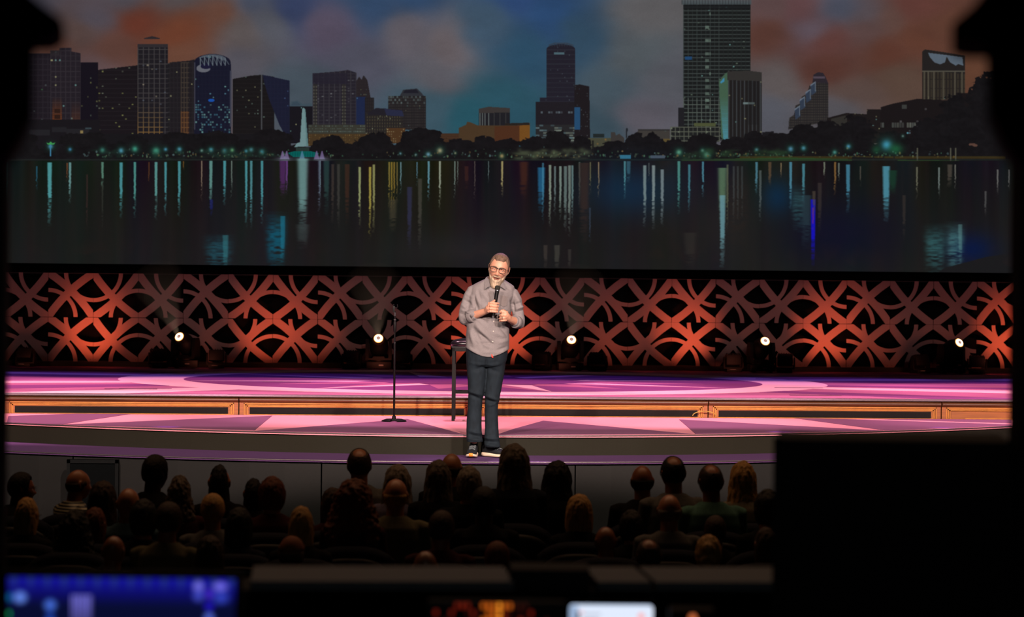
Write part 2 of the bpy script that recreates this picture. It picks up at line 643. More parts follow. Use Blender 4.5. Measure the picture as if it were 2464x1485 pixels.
# dark twin block
tower([(560, 190), (604, 182), (630, 180), (660, 185), (660, 345), (560, 345)], (29, 27, 28), (36, 34, 34), 0, 10, la=0.6, p_=0.05, cols=((100, 120, 110), (120, 120, 90)), seed=14, wd=9)
tower([(632, 180), (697, 194), (697, 345), (672, 300), (648, 240), (636, 200)], (30, 33, 54), (36, 40, 62), 9, 11, la=0.4, p_=0.04, cols=((70, 90, 130),), seed=15)
rect(628, 631, 180, 325, (78, 80, 84))
tower(B(697, 752, 256, 345), (27, 26, 32), None, 8, 10, p_=0.06, seed=16)
poly([(697, 256), (700, 244), (716, 242), (728, 250), (750, 249), (750, 256)], (70, 88, 100))
poly([(701, 254), (704, 246), (716, 245), (725, 254)], (62, 80, 94))
# banded tower with cream columns
s, m = tower([(752, 177), (822, 171), (836, 168), (858, 175), (858, 300), (752, 300)], (42, 39, 48), (78, 76, 80), 13, 8, 2.0, 0.9, la=0.55, p_=0.10, cols=((110, 112, 116), (90, 90, 96)), seed=17)
rect(752, 836, 176, 202, (40, 37, 50), 0.75)
for x in (754, 823):
    s, m = rect(x, x + 9, 203, 300, (84, 82, 74))
    lines(s, m, x + 3, 203, 50, 8, (40, 38, 40), 3, 4, 0.8)
tower([(857, 196), (864, 184), (870, 192), (875, 181), (884, 193), (889, 220), (897, 262), (857, 262)], (50, 44, 46), (40, 36, 40), 4, 7, la=0.7, p_=0.05, seed=18)
tower(B(857, 880, 233, 302), (33, 44, 78), None, 8, 9, p_=0.10, cols=((90, 140, 170),), seed=19)
tower(B(878, 900, 235, 302), (46, 42, 44), (36, 34, 36), 5, 8, la=0.8, p_=0.03, seed=20)
s, m = tower(B(934, 1025, 231, 312), (54, 50, 50), (36, 34, 36), 4.2, 6.5, 1.6, 2.2, la=0.85, p_=0.03, seed=21)
lit(s, m & (YY[s] < 250), 934, 231, 5, 7, ((88, 100, 100),), 0.5, 22, 0.7, 0.6)
poly([(962, 231), (970, 216), (1004, 213), (1016, 226), (1020, 231)], (52, 54, 60))
poly([(970, 224), (974, 217), (1002, 215), (1008, 224)], (34, 34, 44))
s, m = tower([(879, 276), (905, 262), (968, 268), (968, 325), (879, 325)], (80, 74, 58), (40, 37, 38), 6, 7.5, 3.2, 3.4, la=0.9, p_=0.08, cols=((140, 146, 120),), seed=23)
poly([(884, 272), (905, 260), (968, 264), (968, 277), (884, 277)], (38, 36, 44))
poly([(925, 262), (968, 266), (972, 280), (930, 278)], (44, 48, 74))
s, m = tower(B(742, 880, 300, 332), (62, 62, 54), None, 5, 8, p_=0.55, cols=((120, 136, 124), (100, 120, 116)), seed=24)
s, m = tower(B(742, 930, 322, 352), (78, 60, 38), None, 6, 7, p_=0.25, cols=((150, 130, 80), (120, 90, 50)), seed=25)
tower(B(930, 975, 308, 345), (84, 58, 36), None, 6, 7, p_=0.3, cols=((170, 160, 120),), seed=26)
# court house and the block behind
s, m = tower([(1152, 262), (1175, 257), (1227, 260), (1227, 304), (1152, 304)], (36, 36, 41), None, 6, 9, p_=0)
poly([(1152, 262), (1175, 257), (1227, 260), (1227, 271), (1152, 272)], (66, 60, 58))
for x in (1154, 1160, 1166, 1175, 1188, 1202, 1216):
    rect(x, x + 2, 272, 302, (110, 118, 116) if x < 1180 else (62, 62, 62))
poly([(1104, 308), (1122, 300), (1124, 293), (1131, 294), (1150, 302), (1210, 302), (1275, 296), (1275, 350), (1104, 350)], (82, 62, 42))
poly([(1190, 304), (1260, 302), (1250, 350), (1190, 350)], (86, 52, 34))
poly([(1250, 303), (1275, 298), (1275, 335), (1250, 348)], (128, 84, 36))
poly([(1215, 302), (1216, 297), (1273, 295), (1275, 301)], (44, 38, 34))
tower(B(1050, 1104, 321, 352), (78, 54, 38), (70, 48, 34), 0, 6, p_=0.04, seed=27)
# cylinder tower
cyl = [(1289, 345), (1289, 245), (1299, 245), (1299, 235), (1315, 235), (1315, 118)] + [(1349.5 + 34.5 * math.cos(a), 118 - 12 * math.sin(a)) for a in np.linspace(math.pi, 0, 12)] + [(1384, 345)]
s, m = tower(cyl, (39, 37, 48), (58, 62, 70), 0, 11.3, 1, 1.3, la=0.6, p_=0.10, cols=((66, 76, 84), (78, 84, 96)), seed=28, wd=7)
for k in range(10):
    rect(1322 + k * 6, 1323.4 + k * 6, 103 + abs(k - 4.5) * 0.9, 112, (58, 66, 78))
poly([(1320, 108), (1335, 103), (1365, 103), (1380, 108), (1380, 110), (1365, 105), (1335, 105), (1320, 110)], (60, 68, 80))
rect(1333, 1358, 126, 131, (84, 112, 122))
rect(1289, 1382, 245, 300, (36, 33, 38), 0.9)
s, m = rect(1289, 1382, 268, 276, (36, 33, 38))
lit(s, m, 1289, 268, 6, 8, ((96, 108, 116),), 0.5, 30, 0.8, 0.6)
s, m = rect(1289, 1392, 300, 345, (44, 44, 46))
lit(s, m, 1289, 300, 9, 6, ((104, 128, 132), (128, 140, 128), (80, 100, 106)), 0.55, 31, 0.9, 0.6)
s, m = tower([(1382, 205), (1395, 203), (1418, 208), (1420, 345), (1382, 345)], (35, 31, 34), None, 6, 7, p_=0.12, cols=((90, 96, 96), (70, 76, 84)), seed=32)
rect(1382, 1396, 258, 312, (42, 84, 122))
# low range in the middle
tower(B(1415, 1470, 332, 368), (80, 80, 62), None, 12, 12, p_=0.1, cols=(WARM,), seed=33)
rect(1427, 1454, 322, 331, (38, 46, 46))
rect(1424, 1429, 338, 366, (40, 40, 36))
poly([(1470, 318), (1480, 318), (1482, 326), (1490, 322), (1502, 332), (1502, 350), (1470, 350)], (66, 62, 60))
rect(1506, 1509, 314, 332, (40, 42, 46))
ell(1508, 312, 2.5, 5, (40, 44, 50))
tower([(1518, 330), (1534, 321), (1535, 311), (1612, 311), (1612, 345), (1518, 345)], (70, 66, 62), None, 10, 8, p_=0.03, seed=34)
rect(1535, 1612, 311, 315, (56, 54, 54))
rect(1572, 1612, 334, 342, (104, 88, 52))
# tall lattice tower and its neighbour
s, m = tower(B(1644, 1806, 6, 338), (30, 33, 33), (86, 96, 94), 0, 9.4, 1, 1.9, la=0.72, p_=0.05, cols=(TEAL, (120, 140, 120), (90, 110, 100)), seed=35, wd=10.5)
lines(s, m & (XX[s] < 1732), 1644, 6, 10.6, 0, (64, 74, 72), 1.4, 1.2, 0.7)
lines(s, m & (XX[s] >= 1732), 1644, 6, 10.6, 0, (42, 48, 46), 2.4, 1.2, 0.6)
lines(s, m & (YY[s] > 235) & (XX[s] < 1735), 1644, 6, 10.6, 18.8, (98, 108, 100), 1.6, 2.0, 0.8)
lit(s, m & (np.abs(XX[s] - 1703) < 7), 1697, 30, 10, 16, ((110, 130, 118),), 0.45, 36, 0.9, 0.4)
rect(1644, 1806, 12, 22, (26, 28, 30), 0.7)
s, m = rect(1640, 1808, 0, 11, (82, 92, 96), 0.85)
lines(s, m, 1640, 0, 7, 0, (60, 62, 66), 2, 1, 0.8)
rect(1648, 1665, 136, 144, (34, 84, 140), 0.8)
tower(B(1632, 1646, 259, 312), (36, 36, 40), None, 6, 8, p_=0)
s, m = tower(B(1613, 1732, 305, 341), (36, 38, 38), (112, 116, 100), 10.6, 11, 1.6, 1.8, la=0.8, p_=0.12, cols=((130, 140, 120),), seed=37)
s, m = rect(1670, 1722, 296, 304, (86, 92, 60))
poly([(1730, 195), (1742, 180), (1752, 172), (1752, 338), (1743, 340), (1735, 330)], (74, 104, 82))
for k in range(20):
    poly([(1732 + k * 0.45, 230 + k * 5.4), (1752, 230 + k * 5.4), (1752, 236 + k * 5.4), (1732 + k * 0.45, 236 + k * 5.4)], (84, 158, 180), 0.045 * k)
poly([(1733, 198), (1743, 186), (1743, 196), (1735, 201)], (70, 150, 190))
s, m = tower([(1752, 170), (1800, 172), (1833, 174), (1833, 338), (1752, 338)], (36, 34, 34), (76, 82, 86), 9.5, 0, 2.2, 1, la=0.7, p_=0.02, seed=38)
poly([(1750, 172), (1800, 170), (1833, 174), (1833, 195), (1750, 193)], (56, 54, 52))
rect(1788, 1816, 246, 251, (128, 150, 150), 0.8)
rect(1800, 1826, 195, 300, (30, 29, 30), 0.35)
# stepped tower and right hand blocks
s, m = tower([(1897, 312), (1899, 284), (1911, 276), (1914, 254), (1924, 250), (1930, 232), (1942, 226), (1947, 208), (1955, 200), (1957, 180), (1968, 174), (1980, 175), (1986, 184), (1993, 200), (1993, 292)], (64, 60, 56), (40, 38, 40), 4.6, 6.2, 1.7, 2.8, la=0.85, p_=0)
poly([(1956, 198), (1957, 180), (1968, 174), (1980, 175), (1986, 184), (1993, 200), (1993, 201)], (48, 42, 50))
rect(1957, 1985, 184, 189, (88, 76, 88))
for q in ((1912, 262), (1924, 240), (1938, 222), (1950, 204)):
    poly([(q[0], q[1]), (q[0] + 12, q[1] - 8), (q[0] + 14, q[1] + 18), (q[0] + 2, q[1] + 26)], (56, 70, 92), 0.85)
    poly([(q[0], q[1]), (q[0] + 12, q[1] - 8), (q[0] + 12, q[1] - 5), (q[0], q[1] + 4)], (112, 124, 140))
    rect(q[0] + 11, q[0] + 13, q[1] - 8, q[1] + 16, (104, 116, 130))
tower([(1834, 318), (1862, 316), (1862, 320), (1900, 322), (1900, 345), (1834, 345)], (31, 30, 33), None, 8, 8, p_=0.06, seed=40)
tower([(1990, 284), (2036, 272), (2086, 275), (2086, 263), (2120, 263), (2120, 345), (1990, 345)], (33, 29, 29), None, 9, 9, p_=0.04, seed=41)
poly([(2000, 286), (2038, 277), (2038, 304), (2000, 304)], (54, 52, 48))
s, m = tower([(2219, 124), (2226, 119), (2322, 133), (2322, 240), (2219, 240)], (60, 54, 45), (38, 34, 33), 8, 22, 3.4, 1.5, la=0.8, p_=0.02, seed=42)
poly([(2219, 124), (2226, 119), (2322, 133), (2322, 178), (2219, 170)], (40, 37, 36))
poly([(2233, 127), (2316, 137), (2318, 158), (2306, 154), (2300, 158), (2286, 150), (2278, 136), (2274, 150), (2262, 155), (2248, 150), (2238, 138)], (98, 112, 126))
rect(2219, 2322, 170, 173, (110, 106, 92), 0.7)
for x in (2222, 2232, 2245, 2268, 2296, 2313):
    rect(x, x + 4, 172, 240, (92, 86, 72), 0.8)
s, m = poly([(2119, 258), (2150, 249), (2207, 238), (2300, 242), (2300, 223), (2352, 225), (2420, 232), (2640, 232), (2640, 345), (2119, 345)], (30, 26, 27))
lit(s, m & (np.abs(YY[s] - 301) < 7) & (XX[s] < 2240), 2122, 295, 6, 14, ((104, 108, 100), (84, 88, 84)), 0.8, 43, 0.75, 0.8)
lit(s, m & (np.abs(YY[s] - 318) < 6) & (XX[s] > 2172) & (XX[s] < 2220), 2172, 312, 5, 6, (CYAN, (90, 110, 120)), 0.6, 44, 0.7, 0.6)
lit(s, m & (YY[s] < 300) & (XX[s] < 2260), 2125, 250, 10, 10, ((84, 82, 84),), 0.08, 45, 0.5, 0.5)
rect(2170, 2182, 252, 262, (80, 84, 80), 0.7)
rect(2335, 2338, 236, 246, (90, 88, 76))

# trees along the shore
rect(-200, 240, 288, 388, (29, 27, 31))
rect(236, 700, 322, 388, (28, 27, 30))
for q in ((125, 160, 306, 318), (160, 215, 310, 322), (70, 120, 312, 326)):
    rect(*q, (44, 44, 48), 0.7)
rect(193, 200, 314, 321, (150, 130, 84))
rect(205, 220, 307, 311, (60, 74, 80))
tn = vnoise(26, 13, 50, 4)
tf = vnoise(6, 5, 53, 2)
tl = 352 - 26 * (vnoise(120, 400, 51, 3)[0] - 0.3)
tm = (YY > tl[None, :] + 30 * (tn - 0.5) + 10 * (vnoise(5, 4, 52, 2) - 0.5)) & (YY < 388)
tc = np.array((25, 24, 26), np.float32) * (0.7 + 0.35 * tn + 0.25 * tf)[..., None]
cv[tm] = tc[tm]
for cx, cy, rx, ry in ((40, 350, 52, 42), (-80, 330, 90, 90), (200, 338, 60, 22), (320, 345, 40, 20), (430, 342, 50, 24), (520, 335, 50, 24), (650, 335, 55, 26), (790, 350, 42, 24), (905, 346, 44, 26), (1015, 335, 48, 30),
                      (1110, 358, 42, 26), (1165, 352, 34, 26), (1215, 356, 36, 24), (1290, 350, 46, 24), (1340, 340, 34, 30), (1400, 350, 24, 24), (1480, 356, 30, 18), (1530, 345, 30, 26), (1570, 350, 36, 28), (1620, 354, 30, 20),
                      (1690, 345, 40, 24), (1770, 350, 40, 26), (1810, 336, 26, 22), (1880, 345, 50, 26), (1940, 322, 40, 26), (1990, 325, 46, 34), (2060, 322, 46, 44), (2150, 345, 50, 30), (2240, 330, 50, 50), (2300, 300, 46, 70), (2380, 280, 60, 110), (2480, 270, 90, 130)):
    s = sl(cx - rx * 1.3, cx + rx * 1.3, cy - ry * 1.3, min(386, cy + ry * 1.3))
    d = ((XX[s] - cx) / rx) ** 2 + ((YY[s] - cy) / ry) ** 2 + 1.1 * (tn[s] - 0.5) + 0.5 * (tf[s] - 0.5)
    m = d < 0.92
    cv[s][m] = tc[s][m]
for x, y, r_, c in ((121, 352, 4.5, (80, 160, 190)), (168, 359, 3, (70, 140, 190)), (246, 361, 4, (70, 140, 130)), (291, 362, 4.5, (90, 170, 200)), (324, 358, 5, (70, 165, 140)), (375, 363, 6, (80, 180, 150)),
                    (398, 359, 3, (80, 150, 190)), (431, 359, 4, (90, 170, 200)), (485, 362, 2.5, (120, 160, 150)), (507, 360, 4, (80, 160, 180)), (540, 363, 4, (80, 160, 180)), (558, 361, 3.5, (110, 170, 120)), (592, 363, 3, (80, 150, 170)), (604, 360, 3.5, (100, 170, 190)), (630, 365, 4, (80, 160, 180)),
                    (1030, 371, 4, (110, 160, 180)), (1058, 362, 5, (170, 165, 130)), (1095, 368, 2, (150, 150, 120)), (1207, 375, 4, (170, 150, 100)), (963, 369, 2, (110, 150, 170)), (1000, 372, 2, (110, 140, 150)),
                    (1633, 366, 5, (100, 170, 140)), (1690, 362, 3, (110, 160, 140)), (1700, 372, 6, (90, 150, 120)), (1820, 360, 3, (90, 140, 150)), (1902, 358, 4.5, (90, 150, 180)), (1933, 356, 4, (80, 150, 170)), (2008, 366, 3.5, (80, 150, 140)), (2041, 352, 4, (80, 150, 180)), (2133, 348, 9, (70, 160, 190)), (2172, 327, 2, (120, 140, 140))):
    ell(x, y, r_ * 2.4, r_ * 2.4, (30, 90, 70), 0.5, 0.9)
    ell(x, y, r_, r_, c, 1.0, 0.7)
for x in (121,):
    rect(120, 123, 345, 376, (70, 140, 180))
    poly([(112, 343), (118, 345), (122, 341), (127, 345), (133, 343), (130, 348), (115, 348)], (70, 170, 90))
g = np.random.default_rng(60)
for k in range(420):
    x = g.uniform(200, 2300)
    y = 378 - abs(g.normal(0, 7))
    if 800 < x < 1000 and g.random() < 0.6:
        continue
    c = [(110, 130, 100), (70, 120, 90), (130, 110, 70), (90, 120, 120)][g.integers(0, 4)]
    ell(x, y, g.uniform(1, 2.6), g.uniform(1, 3.2), c, g.uniform(0.3, 0.9))
for x0, x1, c in ((220, 660, (34, 62, 50)), (1240, 1420, (90, 100, 74)), (1640, 1900, (44, 74, 48))):
    for k in range(60):
        ell(g.uniform(x0, x1), g.uniform(360, 382), g.uniform(4, 12), g.uniform(2, 6), c, 0.35, 1.0)
rect(1492, 1518, 373, 382, (60, 130, 160))
rect(1565, 1600, 374, 381, (84, 96, 110))
ell(2155, 358, 16, 12, (36, 120, 74), 0.7, 1.0)
ell(2108, 360, 10, 10, (36, 100, 66), 0.6, 1.0)
rect(1780, 2420, 376, 382, (86, 70, 30), 0.6)
poly([(1640, 384), (1900, 379), (2060, 383), (2300, 386), (2400, 392), (1900, 389), (1640, 388)], (48, 76, 40))
poly([(2050, 377), (2160, 382), (2160, 393), (2050, 390)], (30, 30, 30))
for x in (2100, 2125, 2150, 2286, 2298, 2206):
    rect(x, x + 3, 356 if x > 2200 else 376, 388, (92, 92, 78) if x > 2200 else (36, 34, 34))
# fountain with a tall white spire
poly([(727, 263), (731, 259), (735, 263), (742, 352), (708, 354), (714, 345), (722, 342)], (124, 158, 160))
poly([(733, 262), (735, 263), (742, 352), (737, 352)], (104, 140, 142))
rect(712, 744, 355, 364, (44, 60, 56))
poly([(692, 368), (708, 364), (748, 364), (768, 369), (756, 378), (706, 378)], (8, 104, 98))
for k in range(11):
    rect(698 + k * 6, 699.5 + k * 6, 366, 378, (4, 70, 70))
for x in (680, 690, 727, 762, 775):
    poly([(x - 7, 385), (x - 1, 363), (x + 1, 363), (x + 7, 385)], (130, 112, 160) if x != 727 else (90, 140, 170), 0.85)
ell(684, 384, 18, 6, (150, 150, 180), 0.8, 1.0)
ell(773, 384, 16, 6, (150, 150, 180), 0.8, 1.0)
ell(727, 383, 14, 5, (130, 160, 170), 0.8, 1.0)
rect(-200, 2640, 383, 386, (42, 54, 48), 0.55)

# water with light streaks
wm = YY > 386
wcol = np.stack([27 + 7 * np.clip((YY - 386) / 260, 0, 1)] * 3, -1) * np.array((1.0, 0.985, 1.0), np.float32)
cv[wm] = wcol[wm]
hum = vnoise(18, 500, 70, 4)
tintr, tintg, tintb = vnoise(34, 600, 71, 3) - 0.5, vnoise(60, 600, 72, 3) - 0.5, vnoise(70, 500, 73, 3) - 0.5
fall = np.exp(-np.clip(YY - 386, 0, None) / 130.0)
amp = np.where(wm, 8 + 34 * fall, 0)
for c, t in enumerate((tintr, tintg, tintb)):
    cv[..., c] += amp * (0.75 * t + 0.35 * (hum - 0.5))
rip = np.random.default_rng(80).normal(0, 1, CH)
rip = np.convolve(rip, [0.25, 0.5, 0.25], 'same')
ripw = vnoise(14, 3.2, 81, 2) - 0.5


def streak(x, y0, y1, w, col, a=0.9, rag=1.0):
    s = sl(x - w * 2 - 8, x + w * 2 + 8, y0, y1)
    t = np.clip((YY[s] - y0) / (y1 - y0), 0, 1)
    off = ripw[s] * (0.6 + 10 * t * t) * rag
    d = np.abs(XX[s] + off - x) / (w / 2 * (1 - 0.35 * t))
    al = (np.exp(-d ** 4 * 0.9) if w > 18 else np.clip(1.35 - d * d * 0.9, 0, 1)) * np.clip((1.03 - t) * 2.2, 0, 1) * a
    if w > 30:
        al *= np.clip(t * 3.0, 0, 1) * np.clip(0.78 + 1.1 * ripw[s], 0.2, 1)
    al *= np.where(t > 0.55, np.clip(0.75 + 2.2 * ripw[s], 0.1, 1), 1)
    cv[s] = cv[s] * (1 - al[..., None]) + np.array(col, np.float32) * al[..., None]


for q in ((1400, 1640, 395, 520, (20, 62, 100), 0.6), (1830, 1910, 430, 520, (14, 56, 92), 0.8), (1860, 2160, 480, 640, (16, 20, 46), 0.8), (2280, 2395, 560, 640, (10, 30, 84), 0.8), (950, 1300, 560, 640, (44, 44, 46), 0.6), (1640, 1830, 440, 640, (48, 46, 40), 0.5)):
    ell((q[0] + q[1]) / 2, (q[2] + q[3]) / 2, (q[1] - q[0]) / 2, (q[3] - q[2]) / 2, q[4], q[5], 1.0)
LT, PALE = (84, 170, 180), (140, 160, 150)
for a in ((15, 390, 500, 5, (34, 66, 66), .8), (88, 400, 460, 3, (44, 110, 140), .8), (119, 391, 545, 11, (92, 182, 188)), (161, 392, 440, 3, (150, 84, 50), .7), (168, 391, 490, 6, (120, 172, 172)), (209, 420, 560, 4, (70, 46, 44), .6), (246, 390, 460, 6, (100, 150, 130)), (246, 440, 560, 4, (60, 64, 56), .6),
          (291, 391, 525, 8, LT), (324, 390, 525, 6, (90, 170, 160)), (358, 390, 450, 3, (130, 80, 40), .6), (375, 390, 530, 7, (104, 176, 170)), (398, 390, 522, 6, LT), (431, 388, 524, 7, LT), (441, 388, 410, 3, (160, 110, 50), .6),
          (485, 387, 485, 3, (150, 130, 110)), (507, 387, 500, 8, (110, 168, 160)), (508, 480, 520, 8, (30, 36, 110), .7), (540, 387, 495, 7, LT), (557, 387, 480, 3, PALE, .7), (592, 387, 548, 6, LT), (604, 387, 552, 6, (90, 160, 170)), (630, 387, 545, 6, LT),
          (526, 560, 660, 70, (36, 92, 108), .75, .5), (542, 566, 660, 14, (60, 140, 150), .5), (664, 505, 660, 52, (20, 96, 122), .85, .5), (680, 520, 640, 12, (30, 130, 160), .6), (680, 387, 480, 16, (84, 44, 100), .85), (690, 387, 470, 5, (120, 70, 150), .8), (728, 382, 560, 26, (110, 150, 148), .95, .5), (728, 540, 600, 30, (70, 84, 84), .5), (768, 387, 520, 6, (90, 100, 120), .7), (770, 387, 500, 3, (130, 160, 170), .6), (785, 387, 520, 14, (50, 84, 80), .6),
          (800, 395, 540, 7, (96, 80, 70), .45), (814, 395, 560, 7, (100, 96, 90), .4), (835, 395, 540, 12, (90, 50, 36), .5), (865, 402, 550, 6, (168, 178, 120)), (890, 402, 575, 6, (186, 170, 76)), (899, 396, 560, 6, (160, 160, 100)), (936, 390, 500, 4, (150, 130, 60)), (942, 390, 510, 4, (160, 132, 50)), (948, 390, 505, 4, (150, 120, 50)), (955, 390, 490, 3, (130, 110, 60)), (945, 480, 560, 20, (90, 80, 60), .5), (964, 390, 470, 3, (120, 160, 170)),
          (985, 450, 600, 12, (56, 58, 96), .6), (1010, 430, 600, 10, (96, 92, 84), .5), (1003, 390, 450, 3, (90, 130, 150)), (1031, 388, 485, 5, (110, 170, 190)), (1058, 388, 505, 5, (170, 180, 160)), (1094, 388, 480, 3, (130, 150, 140)), (1101, 388, 450, 2, (130, 150, 140)), (1122, 400, 460, 10, (80, 44, 36), .5), (1142, 388, 490, 2, (110, 100, 90)), (1175, 388, 440, 2, (120, 140, 140)), (1208, 388, 475, 5, (190, 175, 116)),
          (1260, 390, 480, 20, (76, 42, 30), .7), (1302, 403, 510, 18, (36, 100, 140), .9), (1306, 392, 540, 5, (80, 150, 180), .6), (1323, 397, 548, 6, (150, 168, 150)), (1335, 400, 520, 5, (110, 130, 130)), (1348, 400, 530, 6, (140, 160, 150)), (1360, 400, 560, 8, (110, 130, 126)), (1370, 398, 570, 7, (124, 140, 132)), (1377, 398, 540, 5, (110, 140, 140)), (1394, 390, 500, 4, (90, 100, 96)), (1405, 392, 590, 26, (58, 44, 40), .8), (1419, 500, 590, 4, (66, 80, 100), .6), (1440, 390, 480, 3, (150, 130, 100)), (1420, 390, 470, 3, (110, 110, 80)),
          (1503, 388, 480, 5, (84, 150, 160)), (1512, 388, 440, 10, (60, 110, 130), .7), (1551, 398, 548, 8, (130, 150, 150)), (1572, 398, 552, 8, (140, 156, 156)), (1593, 408, 545, 8, (130, 146, 150)), (1561, 392, 440, 3, (100, 110, 110), .6), (1633, 388, 516, 7, (84, 156, 146)), (1658, 396, 512, 6, (70, 136, 150)), (1691, 389, 478, 5, (84, 150, 170)), (1738, 404, 540, 22, (92, 122, 94), .9, .4), (1738, 470, 645, 14, (110, 160, 170), .85), (1775, 400, 600, 60, (46, 38, 34), .6, .3), (1750, 396, 560, 5, (110, 120, 90), .6),
          (1765, 400, 540, 5, (74, 80, 80), .6), (1775, 400, 540, 5, (70, 76, 76), .6), (1785, 400, 540, 5, (66, 72, 74), .6), (1820, 390, 470, 6, (84, 140, 160)), (1829, 410, 540, 6, (110, 120, 120), .6), (1852, 390, 450, 8, (110, 84, 60), .7), (1879, 392, 430, 3, (140, 120, 90)), (1902, 390, 505, 7, (84, 150, 176)), (1933, 394, 495, 7, (80, 150, 166)), (1920, 440, 560, 34, (50, 92, 100), .75, .5), (1940, 470, 600, 24, (48, 74, 84), .6), (1956, 480, 640, 12, (22, 20, 205), .95, .3), (1956, 500, 560, 5, (110, 40, 150), .7), (1958, 460, 520, 8, (92, 80, 66), .6),
          (1972, 440, 560, 10, (66, 58, 54), .6), (1983, 390, 430, 4, (130, 140, 120)), (2009, 390, 470, 5, (150, 110, 60)), (2018, 392, 440, 4, (120, 130, 120)), (2040, 396, 512, 10, (72, 140, 168)), (2132, 400, 535, 18, (78, 146, 166), .95, .6), (2148, 410, 470, 20, (26, 70, 50), .7), (2070, 400, 450, 3, (90, 84, 76)), (2175, 470, 580, 8, (70, 60, 54), .5), (2206, 402, 480, 4, (120, 120, 100)), (2259, 403, 480, 4, (130, 144, 140)), (2285, 396, 450, 12, (100, 90, 80), .6), (2298, 396, 460, 3, (130, 130, 120)), (2371, 460, 520, 5, (84, 84, 84)), (2400, 408, 470, 4, (120, 120, 116)), (2428, 408, 460, 4, (110, 110, 108)),
          (2250, 535, 672, 54, (58, 112, 116), .75, .5), (2298, 530, 668, 46, (76, 130, 136), .8, .5), (2310, 540, 650, 10, (100, 150, 150), .5), (1312, 590, 650, 10, (74, 66, 60), .6), (1340, 590, 650, 14, (80, 78, 70), .6), (1370, 600, 650, 8, (64, 60, 56), .6), (1660, 560, 650, 30, (52, 50, 46), .6)):
    streak(a[0], a[1], a[2], a[3], [v * 1.10 for v in a[4]], *(a[5:] or (0.85,)))
# near bank in the lower right corner
poly([(2250, 660), (2275, 644), (2330, 630), (2375, 618), (2420, 612), (2660, 612), (2660, 720), (2250, 720)], (33, 33, 35))
cv *= (0.965 + 0.07 * np.random.default_rng(90).random((CH, CW), dtype=np.float32))[..., None]
cv *= np.where(YY > 386, 0.80, 0.84)[..., None]
np.clip(cv, 0, 255, out=cv)

# the screen itself: a flat lit sheet in its real plane; every texel looks up the painted canvas
zt = at_y(1232, -215, YS).z
zb = at_y(1232, 645, YS).z
xl, xr = at_y(-120, 300, YS).x, at_y(2590, 300, YS).x
TW, TH = 2760, 900
gx = xl + (np.arange(TW) + 0.5) / TW * (xr - xl)
gz = zb + (np.arange(TH) + 0.5) / TH * (zt - zb)
CRi = np.array(CR.transposed())
PX = np.zeros((TH, TW, 3), np.float32)
PX[..., 0] = gx[None, :] - CAM.x
PX[..., 1] = YS - CAM.y
PX[..., 2] = gz[:, None] - CAM.z
Q = PX @ CRi.T.astype(np.float32)
ux = 1232.0 + F * Q[..., 0] / -Q[..., 2] - OX - 0.5
uy = 742.5 - F * Q[..., 1] / -Q[..., 2] - OY - 0.5
ux, uy = np.clip(ux, 0, CW - 2), np.clip(uy, 0, CH - 2)
ix, iy = ux.astype(int), uy.astype(int)
wx, wy = (ux - ix)[..., None], (uy - iy)[..., None]
pic = (cv[iy, ix] * (1 - wx) + cv[iy, ix + 1] * wx) * (1 - wy) + (cv[iy + 1, ix] * (1 - wx) + cv[iy + 1, ix + 1] * wx) * wy
img = bpy.data.images.new('city_picture', TW, TH)
buf = np.ones((TH, TW, 4), np.float32)
buf[..., :3] = pic / 255.0
img.pixels.foreach_set(buf.ravel())
img.update()
img.pack()
m_pic = bpy.data.materials.new('screen_picture')
m_pic.use_nodes = True
nt = m_pic.node_tree
bs = nt.nodes['Principled BSDF']
bs.inputs['Base Color'].default_value = (0.01, 0.01, 0.01, 1)
bs.inputs['Roughness'].default_value = 0.8
bs.inputs['Specular IOR Level'].default_value = 0.0
ti = nt.nodes.new('ShaderNodeTexImage')
ti.image = img
ti.extension = 'EXTEND'
nt.links.new(ti.outputs['Color'], bs.inputs['Emission Color'])
bs.inputs['Emission Strength'].default_value = 1.0
me = bpy.data.meshes.new('picture')
me.from_pydata([(xl, YS, zb), (xr, YS, zb), (xr, YS, zt), (xl, YS, zt)], [], [(0, 1, 2, 3)])
uv = me.uv_layers.new(name='UVMap')
for i, c in enumerate(((0, 0), (1, 0), (1, 1), (0, 1))):
    uv.data[i].uv = c
scr = thing('projection_screen', 'huge projection screen showing a city skyline at dusk over a lake', 'screen', ((xl + xr) / 2, YS, zb))
o = link('screen_picture', me, m_pic, scr, loc=-scr.location)
MB().box(xl - 0.15, xr + 0.15, YS + 0.01, YS + 0.08, zb - 0.1, zt + 0.1).build('backing_sheet', M_black, scr, loc=-scr.location)
mb = MB().box(xl - 0.15, xr + 0.15, YS - 0.03, YS + 0.08, zb - 0.14, zb, ch=0.01).box(xl - 0.15, xr + 0.15, YS - 0.03, YS + 0.08, zt, zt + 0.14, ch=0.01)
mb.box(xl - 0.15, xl, YS - 0.03, YS + 0.08, zb, zt).box(xr, xr + 0.15, YS - 0.03, YS + 0.08, zb, zt)
mb.build('screen_frame', M_black, scr, loc=-scr.location)
